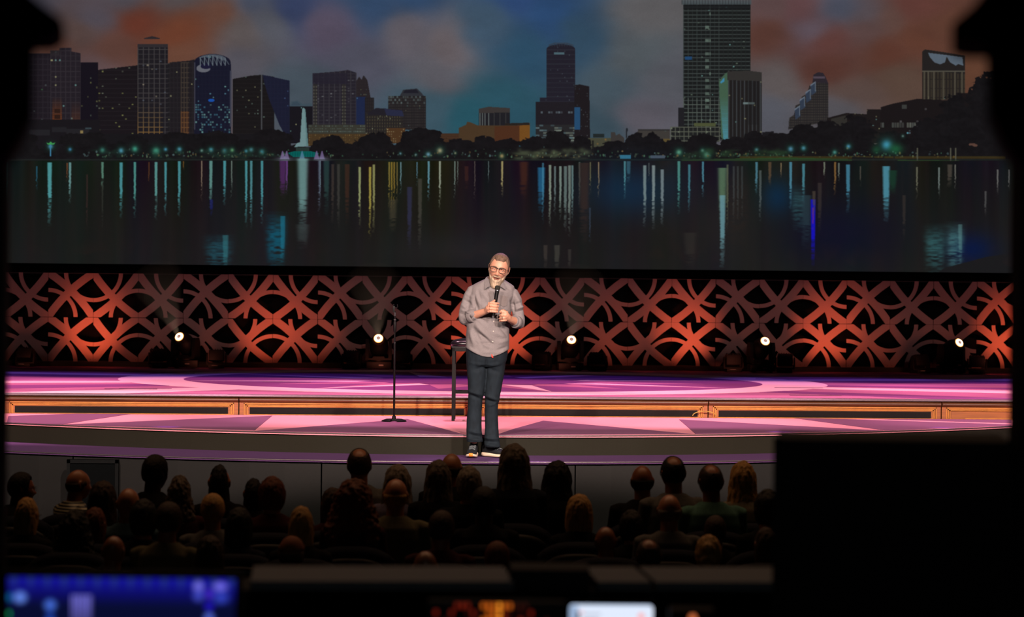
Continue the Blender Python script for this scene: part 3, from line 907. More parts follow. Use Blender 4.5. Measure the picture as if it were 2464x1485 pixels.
# ------------------------------------------------------------------ stage
M_deck = mat('deck_carpet', (170, 98, 136), 0.8, var=0.06, scale=120, bump=0.15, bscale=300, spec=0.2)
M_ring = mat('ring_carpet', (232, 186, 198), 0.8, var=0.05, scale=120, bump=0.15, bscale=300, spec=0.2)
M_dark = mat('dark_carpet', (124, 60, 118), 0.8, var=0.06, scale=120, bump=0.15, bscale=300, spec=0.2)
M_pink = mat('pink_carpet', (214, 140, 154), 0.9, var=0.07, scale=150, bump=0.2, bscale=400, spec=0.15)
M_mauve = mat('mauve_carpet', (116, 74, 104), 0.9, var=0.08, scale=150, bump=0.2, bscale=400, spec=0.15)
M_low = mat('purple_carpet', (78, 52, 92), 0.9, var=0.1, scale=150, bump=0.2, bscale=400, spec=0.15)
M_riser = mat('riser_carpet', (34, 33, 27), 0.95, var=0.12, scale=150, bump=0.2, bscale=400, spec=0.1)
M_front = mat('stage_front_board', (17, 18, 18), 0.7, var=0.12, scale=40, spec=0.3)
M_nose = mat('metal_nosing', (120, 112, 116), 0.35, 0.8, var=0.1, scale=60)
M_wood = mat('golden_wood', (146, 84, 36), 0.45, var=0.2, scale=6, stretch=(0.6, 6, 14), bump=0.05, bscale=60)
M_gilt = mat('gilt_moulding', (192, 130, 58), 0.35, 0.2, var=0.12, scale=20)
M_lip = mat('shaded_dark_wood_lip', (80, 46, 22), 0.4, var=0.25, scale=5, stretch=(0.6, 6, 10))  # dark moulding, its brown deepened for the shadow band beneath the lip
M_vent = mat('vent_cloth', (30, 29, 29), 0.9, var=0.15, scale=120, spec=0.1)

XL, XR = -6.6, 11.2
plat = thing('stage', 'three level stage with a pale ring on its pink floor and a gold panelled front', 'stage', (2.2, YF, ZF))
PO = -plat.location
MB().box(XL, XR, YF + 0.03, 41.5, ZU - 0.05, ZU).build('upper_deck', M_deck, plat, loc=PO)
MB().box(XL, XR, YF + 0.03, YF + 0.12, ZM - 0.1, ZU - 0.05).build('deck_support', M_riser, plat, loc=PO)
MB().box(XL, XR, 41.3, 41.5, ZF, ZU - 0.05).build('deck_support', M_riser, plat, loc=PO)


def flat(pts, z, m, name, parent, t=0.003):
    MB().prism([(x, y, z) for x, y in pts], (0, 0, t)).build(name, m, parent, loc=-parent.location)


CC = at_z(1139, 917, ZU)
rc = (at_z(1993, 926, ZU).x - at_z(285, 911, ZU).x) / 2
ri = rc * (1837 - 440) / (1993 - 285)
rs = rc * (1391 - 890) / (1993 - 285)
cx, cy = (at_z(1993, 926, ZU).x + at_z(285, 911, ZU).x) / 2, CC.y


def ringpts(r, n=96):
    return [(cx + r * math.cos(2 * math.pi * k / n), cy + r * math.sin(2 * math.pi * k / n)) for k in range(n)]


def ring(r0, r1, z0, z1, n=128):
    p, f = [], []
    for k in range(n):
        a = 2 * math.pi * k / n
        c, s = math.cos(a), math.sin(a)
        for r, z in ((r0, z0), (r1, z0), (r1, z1), (r0, z1)):
            p.append((cx + r * c, cy + r * s, z))
    for k in range(n):
        a, b = 4 * k, 4 * ((k + 1) % n)
        for j in range(4):
            f.append((a + j, b + j, b + (j + 1) % 4, a + (j + 1) % 4))
    return MB().add(p, f)


# carpet laid outside the ring in rays, clipped to the deck
def clip_rect(pts, x0, x1, y0, y1):
    def cut(P, ax, lim, keep_less):
        out = []
        for i in range(len(P)):
            a, b = P[i], P[(i + 1) % len(P)]
            ia = (a[ax] <= lim) if keep_less else (a[ax] >= lim)
            ib = (b[ax] <= lim) if keep_less else (b[ax] >= lim)
            if ia:
                out.append(a)
            if ia != ib:
                t = (lim - a[ax]) / (b[ax] - a[ax])
                out.append((a[0] + (b[0] - a[0]) * t, a[1] + (b[1] - a[1]) * t))
        return out
    for ax, lim, kl in ((0, x0, False), (0, x1, True), (1, y0, False), (1, y1, True)):
        if len(pts) > 2:
            pts = cut(pts, ax, lim, kl)
    return pts


for a0, a1, m in ((192, 199, M_ring), (206, 214, M_dark), (222, 230, M_ring), (315, 322, M_dark), (334, 341, M_ring), (345, 350, M_dark), (170, 176, M_dark), (3, 8, M_dark), (12, 18, M_ring), (160, 166, M_ring), (30, 38, M_dark), (140, 149, M_dark)):
    q = []
    for r, a in ((rc + 0.002, a0), (14, a0), (14, a1), (rc + 0.002, a1)):
        q.append((cx + r * math.cos(rad(a)), cy + r * math.sin(rad(a))))
    q = clip_rect(q, XL, XR, YF + 0.06, 41.4)
    if len(q) > 2:
        flat(q, ZU, m, 'carpet_inlay', plat)
q = ring(ri, rc, ZU, ZU + 0.003)
q.build('carpet_ring', M_ring, plat, loc=PO)
flat(ringpts(ri - 0.004, 128), ZU, M_dark, 'carpet_disc', plat, 0.0015)
for k in range(16):                              # compass star inside the ring
    a = 2 * math.pi * (k + 0.5) / 16
    R = ri * (0.985 if k % 2 == 0 else 0.80)
    rb = rs * 1.0
    for s in (-1, 1):
        b = a + s * math.pi / 16
        tri = [(cx + rb * math.cos(a), cy + rb * math.sin(a)), (cx + R * math.cos(a), cy + R * math.sin(a)), (cx + rb * 1.25 * math.cos(b), cy + rb * 1.25 * math.sin(b))]
        flat(tri, ZU + 0.0015, M_ring if s > 0 and k % 2 == 0 else M_deck, 'carpet_inlay', plat, 0.0012 + 0.0003 * (k % 2))
flat(ringpts(rs, 64), ZU + 0.003, M_dark, 'carpet_disc', plat, 0.0015)
# small dark slots in the deck
for px, py in ((350, 936), (415, 899), (315, 937), (1380 // 2, 920), (1232 + 690, 934), (1232 + 640, 913), (1232 + 730, 952)):
    t = at_z(px, py, ZU)
    MB().box(t.x - 0.28, t.x + 0.28, t.y - 0.035, t.y + 0.035, ZU + 0.003, ZU + 0.006).build('floor_slot_cover', M_mauve, plat, loc=PO)

# panelled front: boards 2.44 m long with a moulding frame round a dark vent
seams = [at_y(px, 960, YF).x for px in (10, 575, 1142, 1704, 2265)]
stepx = (seams[4] - seams[0]) / 4
seams = [seams[0] - 2 * stepx, seams[0] - stepx] + seams + [seams[4] + stepx, seams[4] + 2 * stepx]
MB().prism([(XL, YF + 0.05, ZU), (XL, YF - 0.035, ZU), (XL, YF - 0.055, ZU - 0.012), (XL, YF - 0.055, ZU - 0.02), (XL, YF - 0.03, ZU - 0.028), (XL, YF + 0.05, ZU - 0.03)], (XR - XL, 0, 0)).build('deck_nosing', M_nose, plat, loc=PO)
for i in range(len(seams) - 1):
    x0, x1 = seams[i] + 0.006, seams[i + 1] - 0.006
    if x1 < XL or x0 > XR:
        continue
    x0, x1 = max(x0, XL), min(x1, XR)
    bd = MB().box(x0, x1, YF - 0.005, YF + 0.03, ZM, ZU - 0.03).build('fascia_board', M_wood, plat, loc=PO)
    # rounded cornice under the lip
    prof = [(YF, ZU - 0.03)] + [(YF - 0.005 - 0.032 * math.cos(t), ZU - 0.055 + 0.026 * math.sin(t)) for t in np.linspace(math.pi / 2, -math.pi / 2.2, 8)] + [(YF, ZU - 0.085)]
    MB().prism([(x0, y, z) for y, z in prof], (x1 - x0, 0, 0)).build('cornice', M_lip, bd, smooth=True)
    fz0, fz1 = ZM + 0.008, ZU - 0.088
    mb, mg = MB(), MB()
    fx0, fx1 = x0 + 0.045, x1 - 0.045
    for w, dpt in ((0.0, 0.012), (0.018, 0.02), (0.034, 0.014)):
        a0, a1, b0, b1 = fx0 + w, fx1 - w, fz0, fz1 - w * 0.8
        t = 0.009
        mg.box(a0, a1, YF - 0.005 - dpt, YF, b1 - t, b1).box(a0, a0 + t, YF - 0.005 - dpt, YF, b0, b1).box(a1 - t, a1, YF - 0.005 - dpt, YF, b0, b1)
    mg.box(fx0, fx1, YF - 0.015, YF, ZM + 0.001, ZM + 0.008)
    mg.build('panel_moulding', M_gilt, bd)
    last = i == len(seams) - 3
    MB().box(fx0 + 0.06, fx1 - 0.06, YF - 0.012, YF, fz0 + 0.002, fz1 - 0.045).build('vent_panel' if not last else 'infill_panel', M_wood if last else M_vent, bd)
    if last:
        MB().box(fx0 + 0.2, fx1 - 0.06, YF - 0.03, YF - 0.01, ZM + 0.002, ZM + 0.014).build('gold_bar', M_gilt, bd)


# curved treads: front edges follow points read along the edge
def edge(pxs, z, n=40):
    P = [at_z(px, py, z) for px, py in pxs]
    xs, ys = [p.x for p in P], [p.y for p in P]
    co = np.polyfit(xs, ys, 2)
    X = np.linspace(XL, XR, n)
    return [(x, float(np.polyval(co, x))) for x in X]


mid = edge([(30, 1019), (300, 1027), (612, 1038), (900, 1044), (1232, 1049.5), (1672, 1046), (2132, 1037), (2420, 1026)], ZM)
low = edge([(30, 1086), (310, 1095), (600, 1104), (900, 1109), (1280, 1113), (1600, 1110.5), (1860, 1107)], ZL)
mid_s = low_s = plat


def tread(e, y1, z0, z1, m, parent, name):
    p = [(x, y, z) for x, y in e for z in (z0, z1)] + [(x, y1, z) for x, y in e for z in (z0, z1)]
    n = len(e)
    f = []
    for i in range(n - 1):
        a, b = 2 * i, 2 * n + 2 * i
        f += [(a, a + 2, a + 3, a + 1), (b, b + 1, b + 3, b + 2), (a + 1, a + 3, b + 3, b + 1), (a, b, b + 2, a + 2)]
    f += [(0, 1, 2 * n + 1, 2 * n), (2 * n - 2, 4 * n - 2, 4 * n - 1, 2 * n - 1)]
    return MB().add(p, f).build(name, m, parent, loc=-parent.location)


tread(mid, YF + 0.03, ZM - 0.02, ZM, M_pink, mid_s, 'middle_tread')
tread([(x, y + 0.02) for x, y in mid], YF + 0.02, ZL, ZM - 0.02, M_riser, mid_s, 'riser')
tread(low, YF, ZL - 0.02, ZL, M_low, low_s, 'lower_tread')


def nosing(e, z, parent):
    MB().tube([(x, y - 0.002, z - 0.004) for x, y in e], 0.006, 8, False).build('nosing', M_nose, parent, smooth=True, loc=-parent.location)


nosing(mid, ZM, mid_s)
nosing(low, ZL, low_s)
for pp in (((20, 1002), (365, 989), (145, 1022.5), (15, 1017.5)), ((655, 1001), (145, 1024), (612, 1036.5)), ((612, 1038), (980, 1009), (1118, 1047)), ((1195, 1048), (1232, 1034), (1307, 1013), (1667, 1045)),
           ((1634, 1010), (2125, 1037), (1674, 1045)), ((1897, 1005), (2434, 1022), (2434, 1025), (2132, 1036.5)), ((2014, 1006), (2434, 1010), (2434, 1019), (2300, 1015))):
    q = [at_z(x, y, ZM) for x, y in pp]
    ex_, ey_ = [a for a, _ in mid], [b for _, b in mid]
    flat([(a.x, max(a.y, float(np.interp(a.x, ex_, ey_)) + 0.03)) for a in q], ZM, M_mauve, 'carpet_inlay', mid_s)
# stage front below the lowest tread: boards with seams
bx = np.linspace(XL, XR, 9)
for i in range(8):
    es = [(x, y + 0.03) for x, y in low]
    X = np.linspace(bx[i] + 0.006, bx[i + 1] - 0.006, 8)
    ex, ey = [a for a, _ in es], [b for _, b in es]
    tread([(x, float(np.interp(x, ex, ey))) for x in X], 27.6, ZF, ZL - 0.02, M_front, low_s, 'front_board')
# dark hatch with a frame at the left of the stage front
lex, ley = [a for a, _ in low], [b for _, b in low]
hy0 = 25.0
for _ in range(4):
    hx0, hx1 = at_y(162, 1130, hy0).x, at_y(286, 1130, hy0).x
    hy0 = min(float(np.interp(hx0, lex, ley)), float(np.interp(hx1, lex, ley))) - 0.01
hz1 = min(at_y(222, 1104, hy0).z, ZL - 0.04)
w2 = (hx1 - hx0) / 2
hc = (hx0 + hx1) / 2
hat = MB().box(hc - w2, hc + w2, hy0 - 0.05, hy0 + 0.04, ZF + 0.05, hz1).build('vent_hatch', mat('hatch_black', (5, 7, 8), 0.95, spec=0.05), plat, loc=PO)
MB().box(hc - w2, hc + w2, hy0 - 0.07, hy0 - 0.05, hz1 - 0.03, hz1).box(hc - w2, hc - w2 + 0.03, hy0 - 0.07, hy0 - 0.05, ZF + 0.05, hz1).box(hc + w2 - 0.03, hc + w2, hy0 - 0.07, hy0 - 0.05, ZF + 0.05, hz1).build('hatch_frame', mat('hatch_trim', (13, 15, 16), 0.9, spec=0.1), hat)

# loop of yellow cable at the foot of the gold panels
pts = [at_d(1704 + 28 * math.cos(a), 1004 - 11 * math.sin(a), 29.15) for a in np.linspace(0.05, math.pi - 0.05, 14)]
pts = [Vector((q.x, YF - 0.07, max(q.z, ZM + 0.008))) for q in pts]
tag(MB().tube(pts, 0.0045, 8).build('cable_loop', mat('yellow_cable', (150, 130, 50), 0.5), smooth=True), 'thin yellow cable loop arching against the gold front of the platform', 'cable')

# ------------------------------------------------------------------ fretwork panels: pattern of one square tile
TS = 0.61
M_panel = mat('painted_panel', (150, 118, 112), 0.85, var=0.07, scale=90, bump=0.08, bscale=300, spec=0.2)


def arc_band(mb, c, r0, r1, a0, a1, n=14, y0=0.0, t=0.012):
    p, f = [], []
    for k in range(n + 1):
        a = a0 + (a1 - a0) * k / n
        for r in (r0, r1):
            for y in (y0, y0 + t):
                p.append((c[0] + r * math.cos(a), y, c[1] + r * math.sin(a)))
    for k in range(n):
        a, b = 4 * k, 4 * k + 4
        f += [(a, b, b + 2, a + 2), (a + 1, a + 3, b + 3, b + 1), (a, a + 1, b + 1, b), (a + 2, b + 2, b + 3, a + 3)]
    f += [(0, 2, 3, 1), (4 * n, 4 * n + 1, 4 * n + 3, 4 * n + 2)]
    mb.add(p, f)


def chord_arc(p, q, sag, w, ext=0.15):
    """centre, radii and angles of a thick arc from p to q bulging to its left by sag"""
    p, q = Vector(p), Vector(q)
    m = (p + q) / 2
    d = (q - p)
    L = d.length
    nrm = Vector((-d.y, d.x)) / L
    R = (L * L / 4 + sag * sag) / (2 * sag)
    c = m + nrm * (sag - R)
    a0 = math.atan2(p.y - c.y, p.x - c.x)
    a1 = math.atan2(q.y - c.y, q.x - c.x)
    while a1 - a0 > math.pi:
        a1 -= 2 * math.pi
    while a0 - a1 > math.pi:
        a1 += 2 * math.pi
    e = ext / R * (1 if a1 > a0 else -1)
    return (c.x, c.y), R - w / 2, R + w / 2, a0 - e, a1 + e


def tile_mesh(kind):
    """coordinates u right, v up in 0..1; arcs round the lower left and upper right corners, thick arcs bulging up"""
    mb = MB()
    arc_band(mb, (0, 0), 0.565, 0.655, 0, math.pi / 2, 14, 0.0003)
    arc_band(mb, (1, 1), 0.565, 0.655, math.pi, 1.5 * math.pi, 14, 0.0006)
    c = chord_arc((0, 1), (1, 0), 0.075, 0.172)
    arc_band(mb, *c, n=16, y0=0.0009)
    c = chord_arc((0, 0), (1, 1), 0.075, 0.172)
    arc_band(mb, *c, n=16, y0=0.0012)
    bm = bmesh.new()
    me = mb.mesh('fretwork_tile')
    bm.from_mesh(me)
    for co, no in (((0.004, 0, 0), (-1, 0, 0)), ((0.996, 0, 0), (1, 0, 0)), ((0, 0, 0.004), (0, 0, -1)), ((0, 0, 0.996), (0, 0, 1))):
        r = bmesh.ops.bisect_plane(bm, geom=bm.verts[:] + bm.edges[:] + bm.faces[:], plane_co=co, plane_no=no, clear_outer=True)
        ed = [e for e in r['geom_cut'] if isinstance(e, bmesh.types.BMEdge)]
        bmesh.ops.holes_fill(bm, edges=ed)
    for v in bm.verts:
        x, z = v.co.x - 0.5, v.co.z - 0.5
        if kind == 'flip':
            z = -z
        elif kind == 'half':
            x, z = -x, -z
        elif kind == 'quarter':          # counter-clockwise quarter turn
            x, z = -z, x
        v.co.x, v.co.z = x * TS, z * TS
        v.co.y = v.co.y * (1.0 if v.co.y < 0.02 else 1.0)
    bmesh.ops.recalc_face_normals(bm, faces=bm.faces[:])
    bm.to_mesh(me)
    bm.free()
    me.materials.append(M_panel)
    return me


TM = {k: tile_mesh(k) for k in ('plain', 'flip', 'half', 'quarter')}
px0 = at_y(114.5, 868, YD)
dxt = (at_y(2349.3, 760, YD).x - at_y(114.5, 760, YD).x) / 21.0
zb0 = 0.5 * (at_y(222, 868, YD).z + at_y(2139, 887.5, YD).z)
zt0 = 0.5 * (at_y(222, 655, YD).z + at_y(2139, 678, YD).z)
dzt = (zt0 - zb0) / 2
fret = thing('fretwork_wall', 'long two row wall of cut out lattice panels glowing red behind the stage', 'stage decoration', (2.2, YD, ZU))
for i in range(-2, 24):
    for row in (0, 1):
        k = ('plain', 'flip', 'half')[i % 3] if row == 0 else ('plain', 'quarter', 'plain')[i % 3]
        o = bpy.data.objects.new('lattice_tile', TM[k])
        COL.objects.link(o)
        o.parent = fret
        jx, jz = NR.uniform(-0.002, 0.002, 2)
        o.location = Vector((px0.x + (i + 0.5) * dxt + jx, YD + float(NR.uniform(-0.003, 0.003)), zt0 - (row + 0.5) * dzt + jz)) - fret.location
        o.scale = (dxt / TS, 1, dzt / TS)
        o.rotation_euler = (0, float(NR.normal(0, 0.0025)), 0)
# screws at the joints of the lower row and the black rail the panels stand on
M_rail = mat('black_timber', (20, 17, 17), 0.7, var=0.2, scale=12)
x0, x1 = px0.x - 2 * dxt, px0.x + 24 * dxt
MB().box(x0, x1, YD - 0.06, YD + 0.10, ZU, zb0 - 0.004, ch=0.006).build('base_rail', M_rail, fret, loc=-fret.location)
MB().box(x0, x1, YD + 0.016, YD + 0.05, zb0 - 0.02, zb0 + 0.012).box(x0, x1, YD + 0.016, YD + 0.05, zt0 - 0.012, zt0).build('hanging_batten', M_rail, fret, loc=-fret.location)
mb = MB()
for i in range(-2, 25):
    for s in (-1, 1):
        X = Matrix.Translation((px0.x + i * dxt + s * 0.03, YD - 0.001, zb0 + 0.03)) @ Matrix.Rotation(math.pi / 2, 4, 'X')
        mb.lathe([(0.005, 0), (0.004, 0.004)], X, 6)
o = mb.build('screw_heads', M_rail, fret, loc=-fret.location)
o['kind'] = 'stuff'
# ------------------------------------------------------------------ stage lights on the floor
M_case = mat('black_fixture', (7, 7, 8), 0.6, var=0.2, scale=20, spec=0.2)
M_ringm = mat('lens_ring', (92, 74, 66), 0.3, 0.6, var=0.1)
M_lens = glow('lamp_lens', (255, 244, 224), 5.0)
M_halo = glow('lamp_edge', (255, 176, 90), 2.2)
M_eye = glow('lens_centre', (206, 158, 140), 0.8)
M_stick = mat('pale_sticker', (120, 122, 120), 0.6)


def moving_head(label, x, y, pan, tilt, scale=1.0):
    t = thing('moving_head_light', label, 'stage light', (x, y, ZU + 0.006), 0, 'moving head lights on the stage floor')
    MB().box(-0.17, 0.17, -0.15, 0.15, 0.012, 0.105, ch=0.014).box(-0.15, 0.15, -0.152, -0.15, 0.086, 0.089).box(-0.14, -0.09, -0.13, -0.09, 0, 0.015).box(0.09, 0.14, -0.13, -0.09, 0, 0.015).box(-0.14, -0.09, 0.09, 0.13, 0, 0.015).box(0.09, 0.14, 0.09, 0.13, 0, 0.015).build('base', M_case, t, smooth=True)
    MB().box(0.0, 0.06, -0.1525, -0.15, 0.05, 0.066).build('base_label', M_stick, t)
    R = Matrix.Rotation(pan, 4, 'Z')
    yk = MB().lathe([(0.10, 0.104), (0.10, 0.125)], R, 24)
    arm = [(-0.09, 0.125), (0.09, 0.125), (0.085, 0.34), (0.055, 0.405), (-0.055, 0.405), (-0.085, 0.34)]
    for s in (-1, 1):
        yk.prism([(s * 0.178, a, b) for a, b in arm], (-s * 0.045, 0, 0), R)
    yk.prism([(-0.178, -0.09, 0.125), (0.178, -0.09, 0.125), (0.178, -0.09, 0.155), (0.09, -0.09, 0.15), (0.07, -0.09, 0.175), (-0.07, -0.09, 0.175), (-0.09, -0.09, 0.15), (-0.178, -0.09, 0.155)], (0, 0.18, 0), R)
    yk.build('yoke', M_case, t, smooth=True)
    A = R @ Matrix.Translation((0, 0, 0.325)) @ Matrix.Rotation(tilt, 4, 'X') @ Matrix.Rotation(math.pi / 2, 4, 'X')
    body = MB().lathe([(0.06, -0.175), (0.10, -0.165), (0.122, -0.12), (0.126, -0.03), (0.126, 0.05), (0.112, 0.10), (0.088, 0.135), (0.084, 0.175)], A, 32)
    hd = body.build('head', M_case, t, smooth=True)
    rg = MB()
    for r0, z0 in ((0.082, 0.172), (0.076, 0.190), (0.072, 0.204)):
        rg.lathe([(r0 - 0.008, z0), (r0, z0), (r0, z0 + 0.007), (r0 - 0.008, z0 + 0.007)], A, 32)
    rg.build('lens_ring', M_ringm, hd, smooth=True)
    MB().lathe([(0.066, 0.205), (0.062, 0.212), (0.056, 0.216)], A, 32).build('lens_rim', M_halo, hd, smooth=True)
    MB().lathe([(0.0545, 0.214), (0.046, 0.222), (0.024, 0.227)], A, 32).build('lens', M_lens, hd, smooth=True)
    MB().lathe([(0.030, 0.2255), (0.020, 0.229), (0.006, 0.230)], A, 24).build('lens_centre', M_eye, hd, smooth=True)
    return t, A


YL = 38.25
BEAM = 150
MOV = []
for px, pan, tilt, lab in ((446, -20, 27, 'farthest left'), (911, 1, 27, 'behind the microphone stand'), (1372, 3, 28, 'just right of the speaker'),
                           (1831, 12, 29, 'third from the right edge'), (2288, 28, 29, 'farthest right')):
    p = at_y(px, 880, YL)
    labs = {446: 'lit moving head stage light standing farthest left below the lattice wall', 911: 'lit moving head stage light standing behind the microphone stand',
            1372: 'lit moving head stage light standing first to the right of the speaker', 1831: 'lit moving head stage light standing second to the right of the speaker',
            2288: 'lit moving head stage light standing farthest right below the lattice wall'}
    MOV.append(moving_head(labs[px], p.x, YL, rad(-4) + rad(pan), rad(-tilt)))


# beams of the moving heads, visible in cones of thin haze
m_h = bpy.data.materials.new('thin_haze')
m_h.use_nodes = True
nt = m_h.node_tree
nt.nodes.remove(nt.nodes['Principled BSDF'])
vsn = nt.nodes.new('ShaderNodeVolumeScatter')
vsn.inputs['Density'].default_value = 0.011
nt.links.new(vsn.outputs[0], nt.nodes['Material Output'].inputs['Volume'])
for k, (t, A) in enumerate(MOV):
    lens_p = t.location + A @ Vector((0, 0, 0.26))
    fw = (A.to_3x3() @ Vector((0, 0, 1))).normalized() + Vector((-0.1 if k < 2 else 0.1, 0, 0.8))
    spot('beam_light', lens_p, lens_p + fw, BEAM, (1.0, 0.66, 0.46), 22, 0.1, 0.02)
    if k < 3:
        Q = Matrix.Translation(lens_p) @ fw.to_track_quat('Z', 'Y').to_matrix().to_4x4()
        h_ = MB().lathe([(0.03, 0.01), (0.17, 0.4), (0.30, 0.72), (0.38, 0.95), (0.26, 1.05)], Q, 24).build('beam_haze', m_h)
        h_['kind'] = 'stuff'
        tag(h_, ('faint beam of hazy light above the farthest left moving head', 'faint beam of hazy light rising beside the microphone stand', 'faint beam of hazy light just right of the speaker')[k], 'haze')


def wash_light(label, x, y, pan, tilt):
    t = thing('wash_light', label, 'stage light', (x, y, ZU + 0.006), pan, 'small unlit wash lights on the stage floor')
    MB().box(-0.105, 0.105, -0.11, 0.11, 0, 0.045, ch=0.008).build('base', M_case, t, smooth=True)
    MB().box(-0.06, 0.02, -0.1115, -0.109, 0.034, 0.04).build('base_label', M_stick, t)
    yk = MB()
    arm = [(-0.045, 0.045), (0.045, 0.045), (0.03, 0.185), (0.012, 0.205), (-0.012, 0.205), (-0.03, 0.185)]
    for s in (-1, 1):
        yk.prism([(s * 0.135, a, b) for a, b in arm], (-s * 0.018, 0, 0))
    yk.box(-0.135, 0.135, -0.045, 0.045, 0.045, 0.062)
    yk.build('yoke', M_case, t, smooth=True)
    A = Matrix.Translation((0, 0, 0.165)) @ Matrix.Rotation(tilt, 4, 'X')
    hd = MB().box(-0.105, 0.105, -0.07, 0.085, -0.07, 0.075, A, ch=0.022).build('head', M_case, t, smooth=True)
    fn = MB()
    for k in range(6):
        fn.box(-0.09 + k * 0.034, -0.082 + k * 0.034, -0.06, 0.06, 0.07, 0.088, A)
    q = fn.build('cooling_fin', M_case, hd)
    q['kind'] = 'stuff'
    MB().lathe([(0.06, 0.0), (0.05, 0.008)], A @ Matrix.Translation((0, 0.084, 0)) @ Matrix.Rotation(-math.pi / 2, 4, 'X'), 20).build('lens', mat('red_lens', (120, 20, 12), 0.3), hd)
    return t


WASH = ((62, 235, 0.9, 'at the left end of the lattice wall, alone'), (381, 215, 1.0, 'left of the farthest left moving head'), (521, 640, 1.2, 'right of the farthest left moving head'), (846, 740, 0.5, 'left of the moving head behind the microphone stand'),
        (968, 1125, 1.2, 'right of the moving head behind the microphone stand'), (1304, 1225, 1.5, 'left of the moving head nearest the speaker'), (1437, 1480, 0.25, 'right of the moving head nearest the speaker'),
        (1764, 1650, 1.7, 'left of the second moving head right of the speaker'), (1889, 1990, 1.5, 'right of the second moving head right of the speaker'), (2214, 2080, 0.25, 'left of the farthest right moving head'), (2351, 2425, 1.6, 'right of the farthest right moving head'))
for k, (px, tx, e, where) in enumerate(WASH):
    p = at_y(px, 880, YL)
    wash_light('small black wash light ' + where, p.x, YL, rad(-4) + rad((-14, 20, 3, -8, 16, -22, 12, 5, -10, 24, -4)[k]), rad((-20, 12, -8, 5, -15, 10, -5, 0, 14, -12, 8)[k]))
    tgt = at_y(tx, 800, YD)
    tgt.z = 1.0
    src = Vector((p.x + (tgt.x - p.x) * 0.80, YL - 0.30, ZU + 0.12))
    spot('red_wash', src, tgt + Vector((0, 0, -0.06)), 44 * e, (1.0, 0.16, 0.06), 32, 1.0, 0.06)

for k in range(12):
    x = at_y(60 + k * 213, 880, YL).x
    spot('red_fill', (x, 37.75, ZU + 0.1), (x, YD, 0.95), 5.5, (1.0, 0.24, 0.14), 50, 0.8, 0.06)  # added red spots without fixtures, evening out the glow on the panels

# ------------------------------------------------------------------ microphone stand
M_blk = mat('satin_black', (4, 4, 5), 0.5, var=0.15, spec=0.2)
M_chr = mat('chrome', (150, 150, 155), 0.2, 0.9, var=0.05)
p = at_z(948, 1015, ZM)
st = thing('microphone_stand', 'thin black microphone stand on a split round base left of the stool', 'microphone stand', (p.x, p.y, ZM + 0.003), rad(-4))
hz = (1015 - 733) / F * (p.y) * 1.0
b = MB()
for s in (-1, 1):
    prof, fs = [], []
    pts = []
    for k in range(13):
        a = rad(-78 + 156 * k / 12)
        pts.append((s * (0.012 + 0.113 * math.cos(a)), 0.125 * math.sin(a)))
    n = len(pts)
    P = [(x, y, 0) for x, y in pts] + [(x * 0.96, y * 0.96, 0.012) for x, y in pts] + [(x * 0.62, y * 0.62, 0.026) for x, y in pts]
    fs = [tuple(range(n)), tuple(range(3 * n - 1, 2 * n - 1, -1))]
    for j in (0, 1):
        fs += [(j * n + i, j * n + (i + 1) % n, (j + 1) * n + (i + 1) % n, (j + 1) * n + i) for i in range(n)]
    b.add(P, fs)
b.build('base', M_blk, st, smooth=True)
MB().box(-0.06, 0.06, -0.018, 0.018, 0.004, 0.024, ch=0.004).lathe([(0.022, 0.02), (0.018, 0.05), (0.012, 0.06)]).build('base_bridge', M_blk, st, smooth=True)
MB().lathe([(0.0105, 0.03), (0.0105, hz * 0.69)]).build('lower_tube', M_blk, st, smooth=True)
MB().lathe([(0.0075, hz * 0.68), (0.0075, hz * 0.94)]).build('upper_tube', M_blk, st, smooth=True)
MB().lathe([(0.012, hz * 0.76), (0.017, hz * 0.78), (0.017, hz * 0.84), (0.011, hz * 0.86)]).build('clutch_grip', M_blk, st, smooth=True)
MB().lathe([(0.0112, hz * 0.668), (0.0112, hz * 0.674)]).lathe([(0.0125, hz * 0.862), (0.0125, hz * 0.874)]).lathe([(0.009, hz * 0.9), (0.009, hz * 0.93)]).build('chrome_band', M_chr, st, smooth=True)
c = MB().box(-0.022, -0.002, -0.014, 0.014, hz * 0.93, hz * 0.985, ch=0.004)
c.tube([(0.004 + 0.021 * math.cos(a), 0, hz * 0.985 + 0.021 * math.sin(a)) for a in np.linspace(rad(140), rad(395), 14)], 0.005, 8)
c.build('microphone_clip', M_blk, st, smooth=True)

# ------------------------------------------------------------------ bar stool behind the speaker
p = at_z(1094, 1014, ZM)
q = at_z(1180, 1014, ZM)
w = (q - p).length
SM = (p + q) / 2 + Vector((0, w / 2, 0))
so = thing('bar_stool', 'tall black bar stool half hidden behind the speaker', 'stool', (SM.x, SM.y, ZM + 0.003), rad(-4))
h = w / 2
sh = 0.735
for sx in (-1, 1):
    for sy in (-1, 1):
        MB().box(sx * h - 0.016, sx * h + 0.016, sy * h - 0.016, sy * h + 0.016, 0, sh, ch=0.003).build('leg', M_blk, so)
for z, ax in ((0.285, 'x'), (0.285, 'y')):
    for s in (-1, 1):
        if ax == 'x':
            MB().box(-h, h, s * h - 0.010, s * h + 0.010, z - 0.012 , z + 0.012).build('stretcher', M_blk, so)
        else:
            MB().box(s * h - 0.010, s * h + 0.010, -h, h, z + 0.018, z + 0.042).build('stretcher', M_blk, so)
MB().box(-h - 0.016, h + 0.016, -h - 0.016, h + 0.016, sh - 0.04, sh, ch=0.003).build('seat_frame', M_blk, so)
MB().box(-h - 0.022, h + 0.022, -h - 0.022, h + 0.022, sh, sh + 0.008).build('trim_strip', M_chr, so)
bm = MB()
secs = []
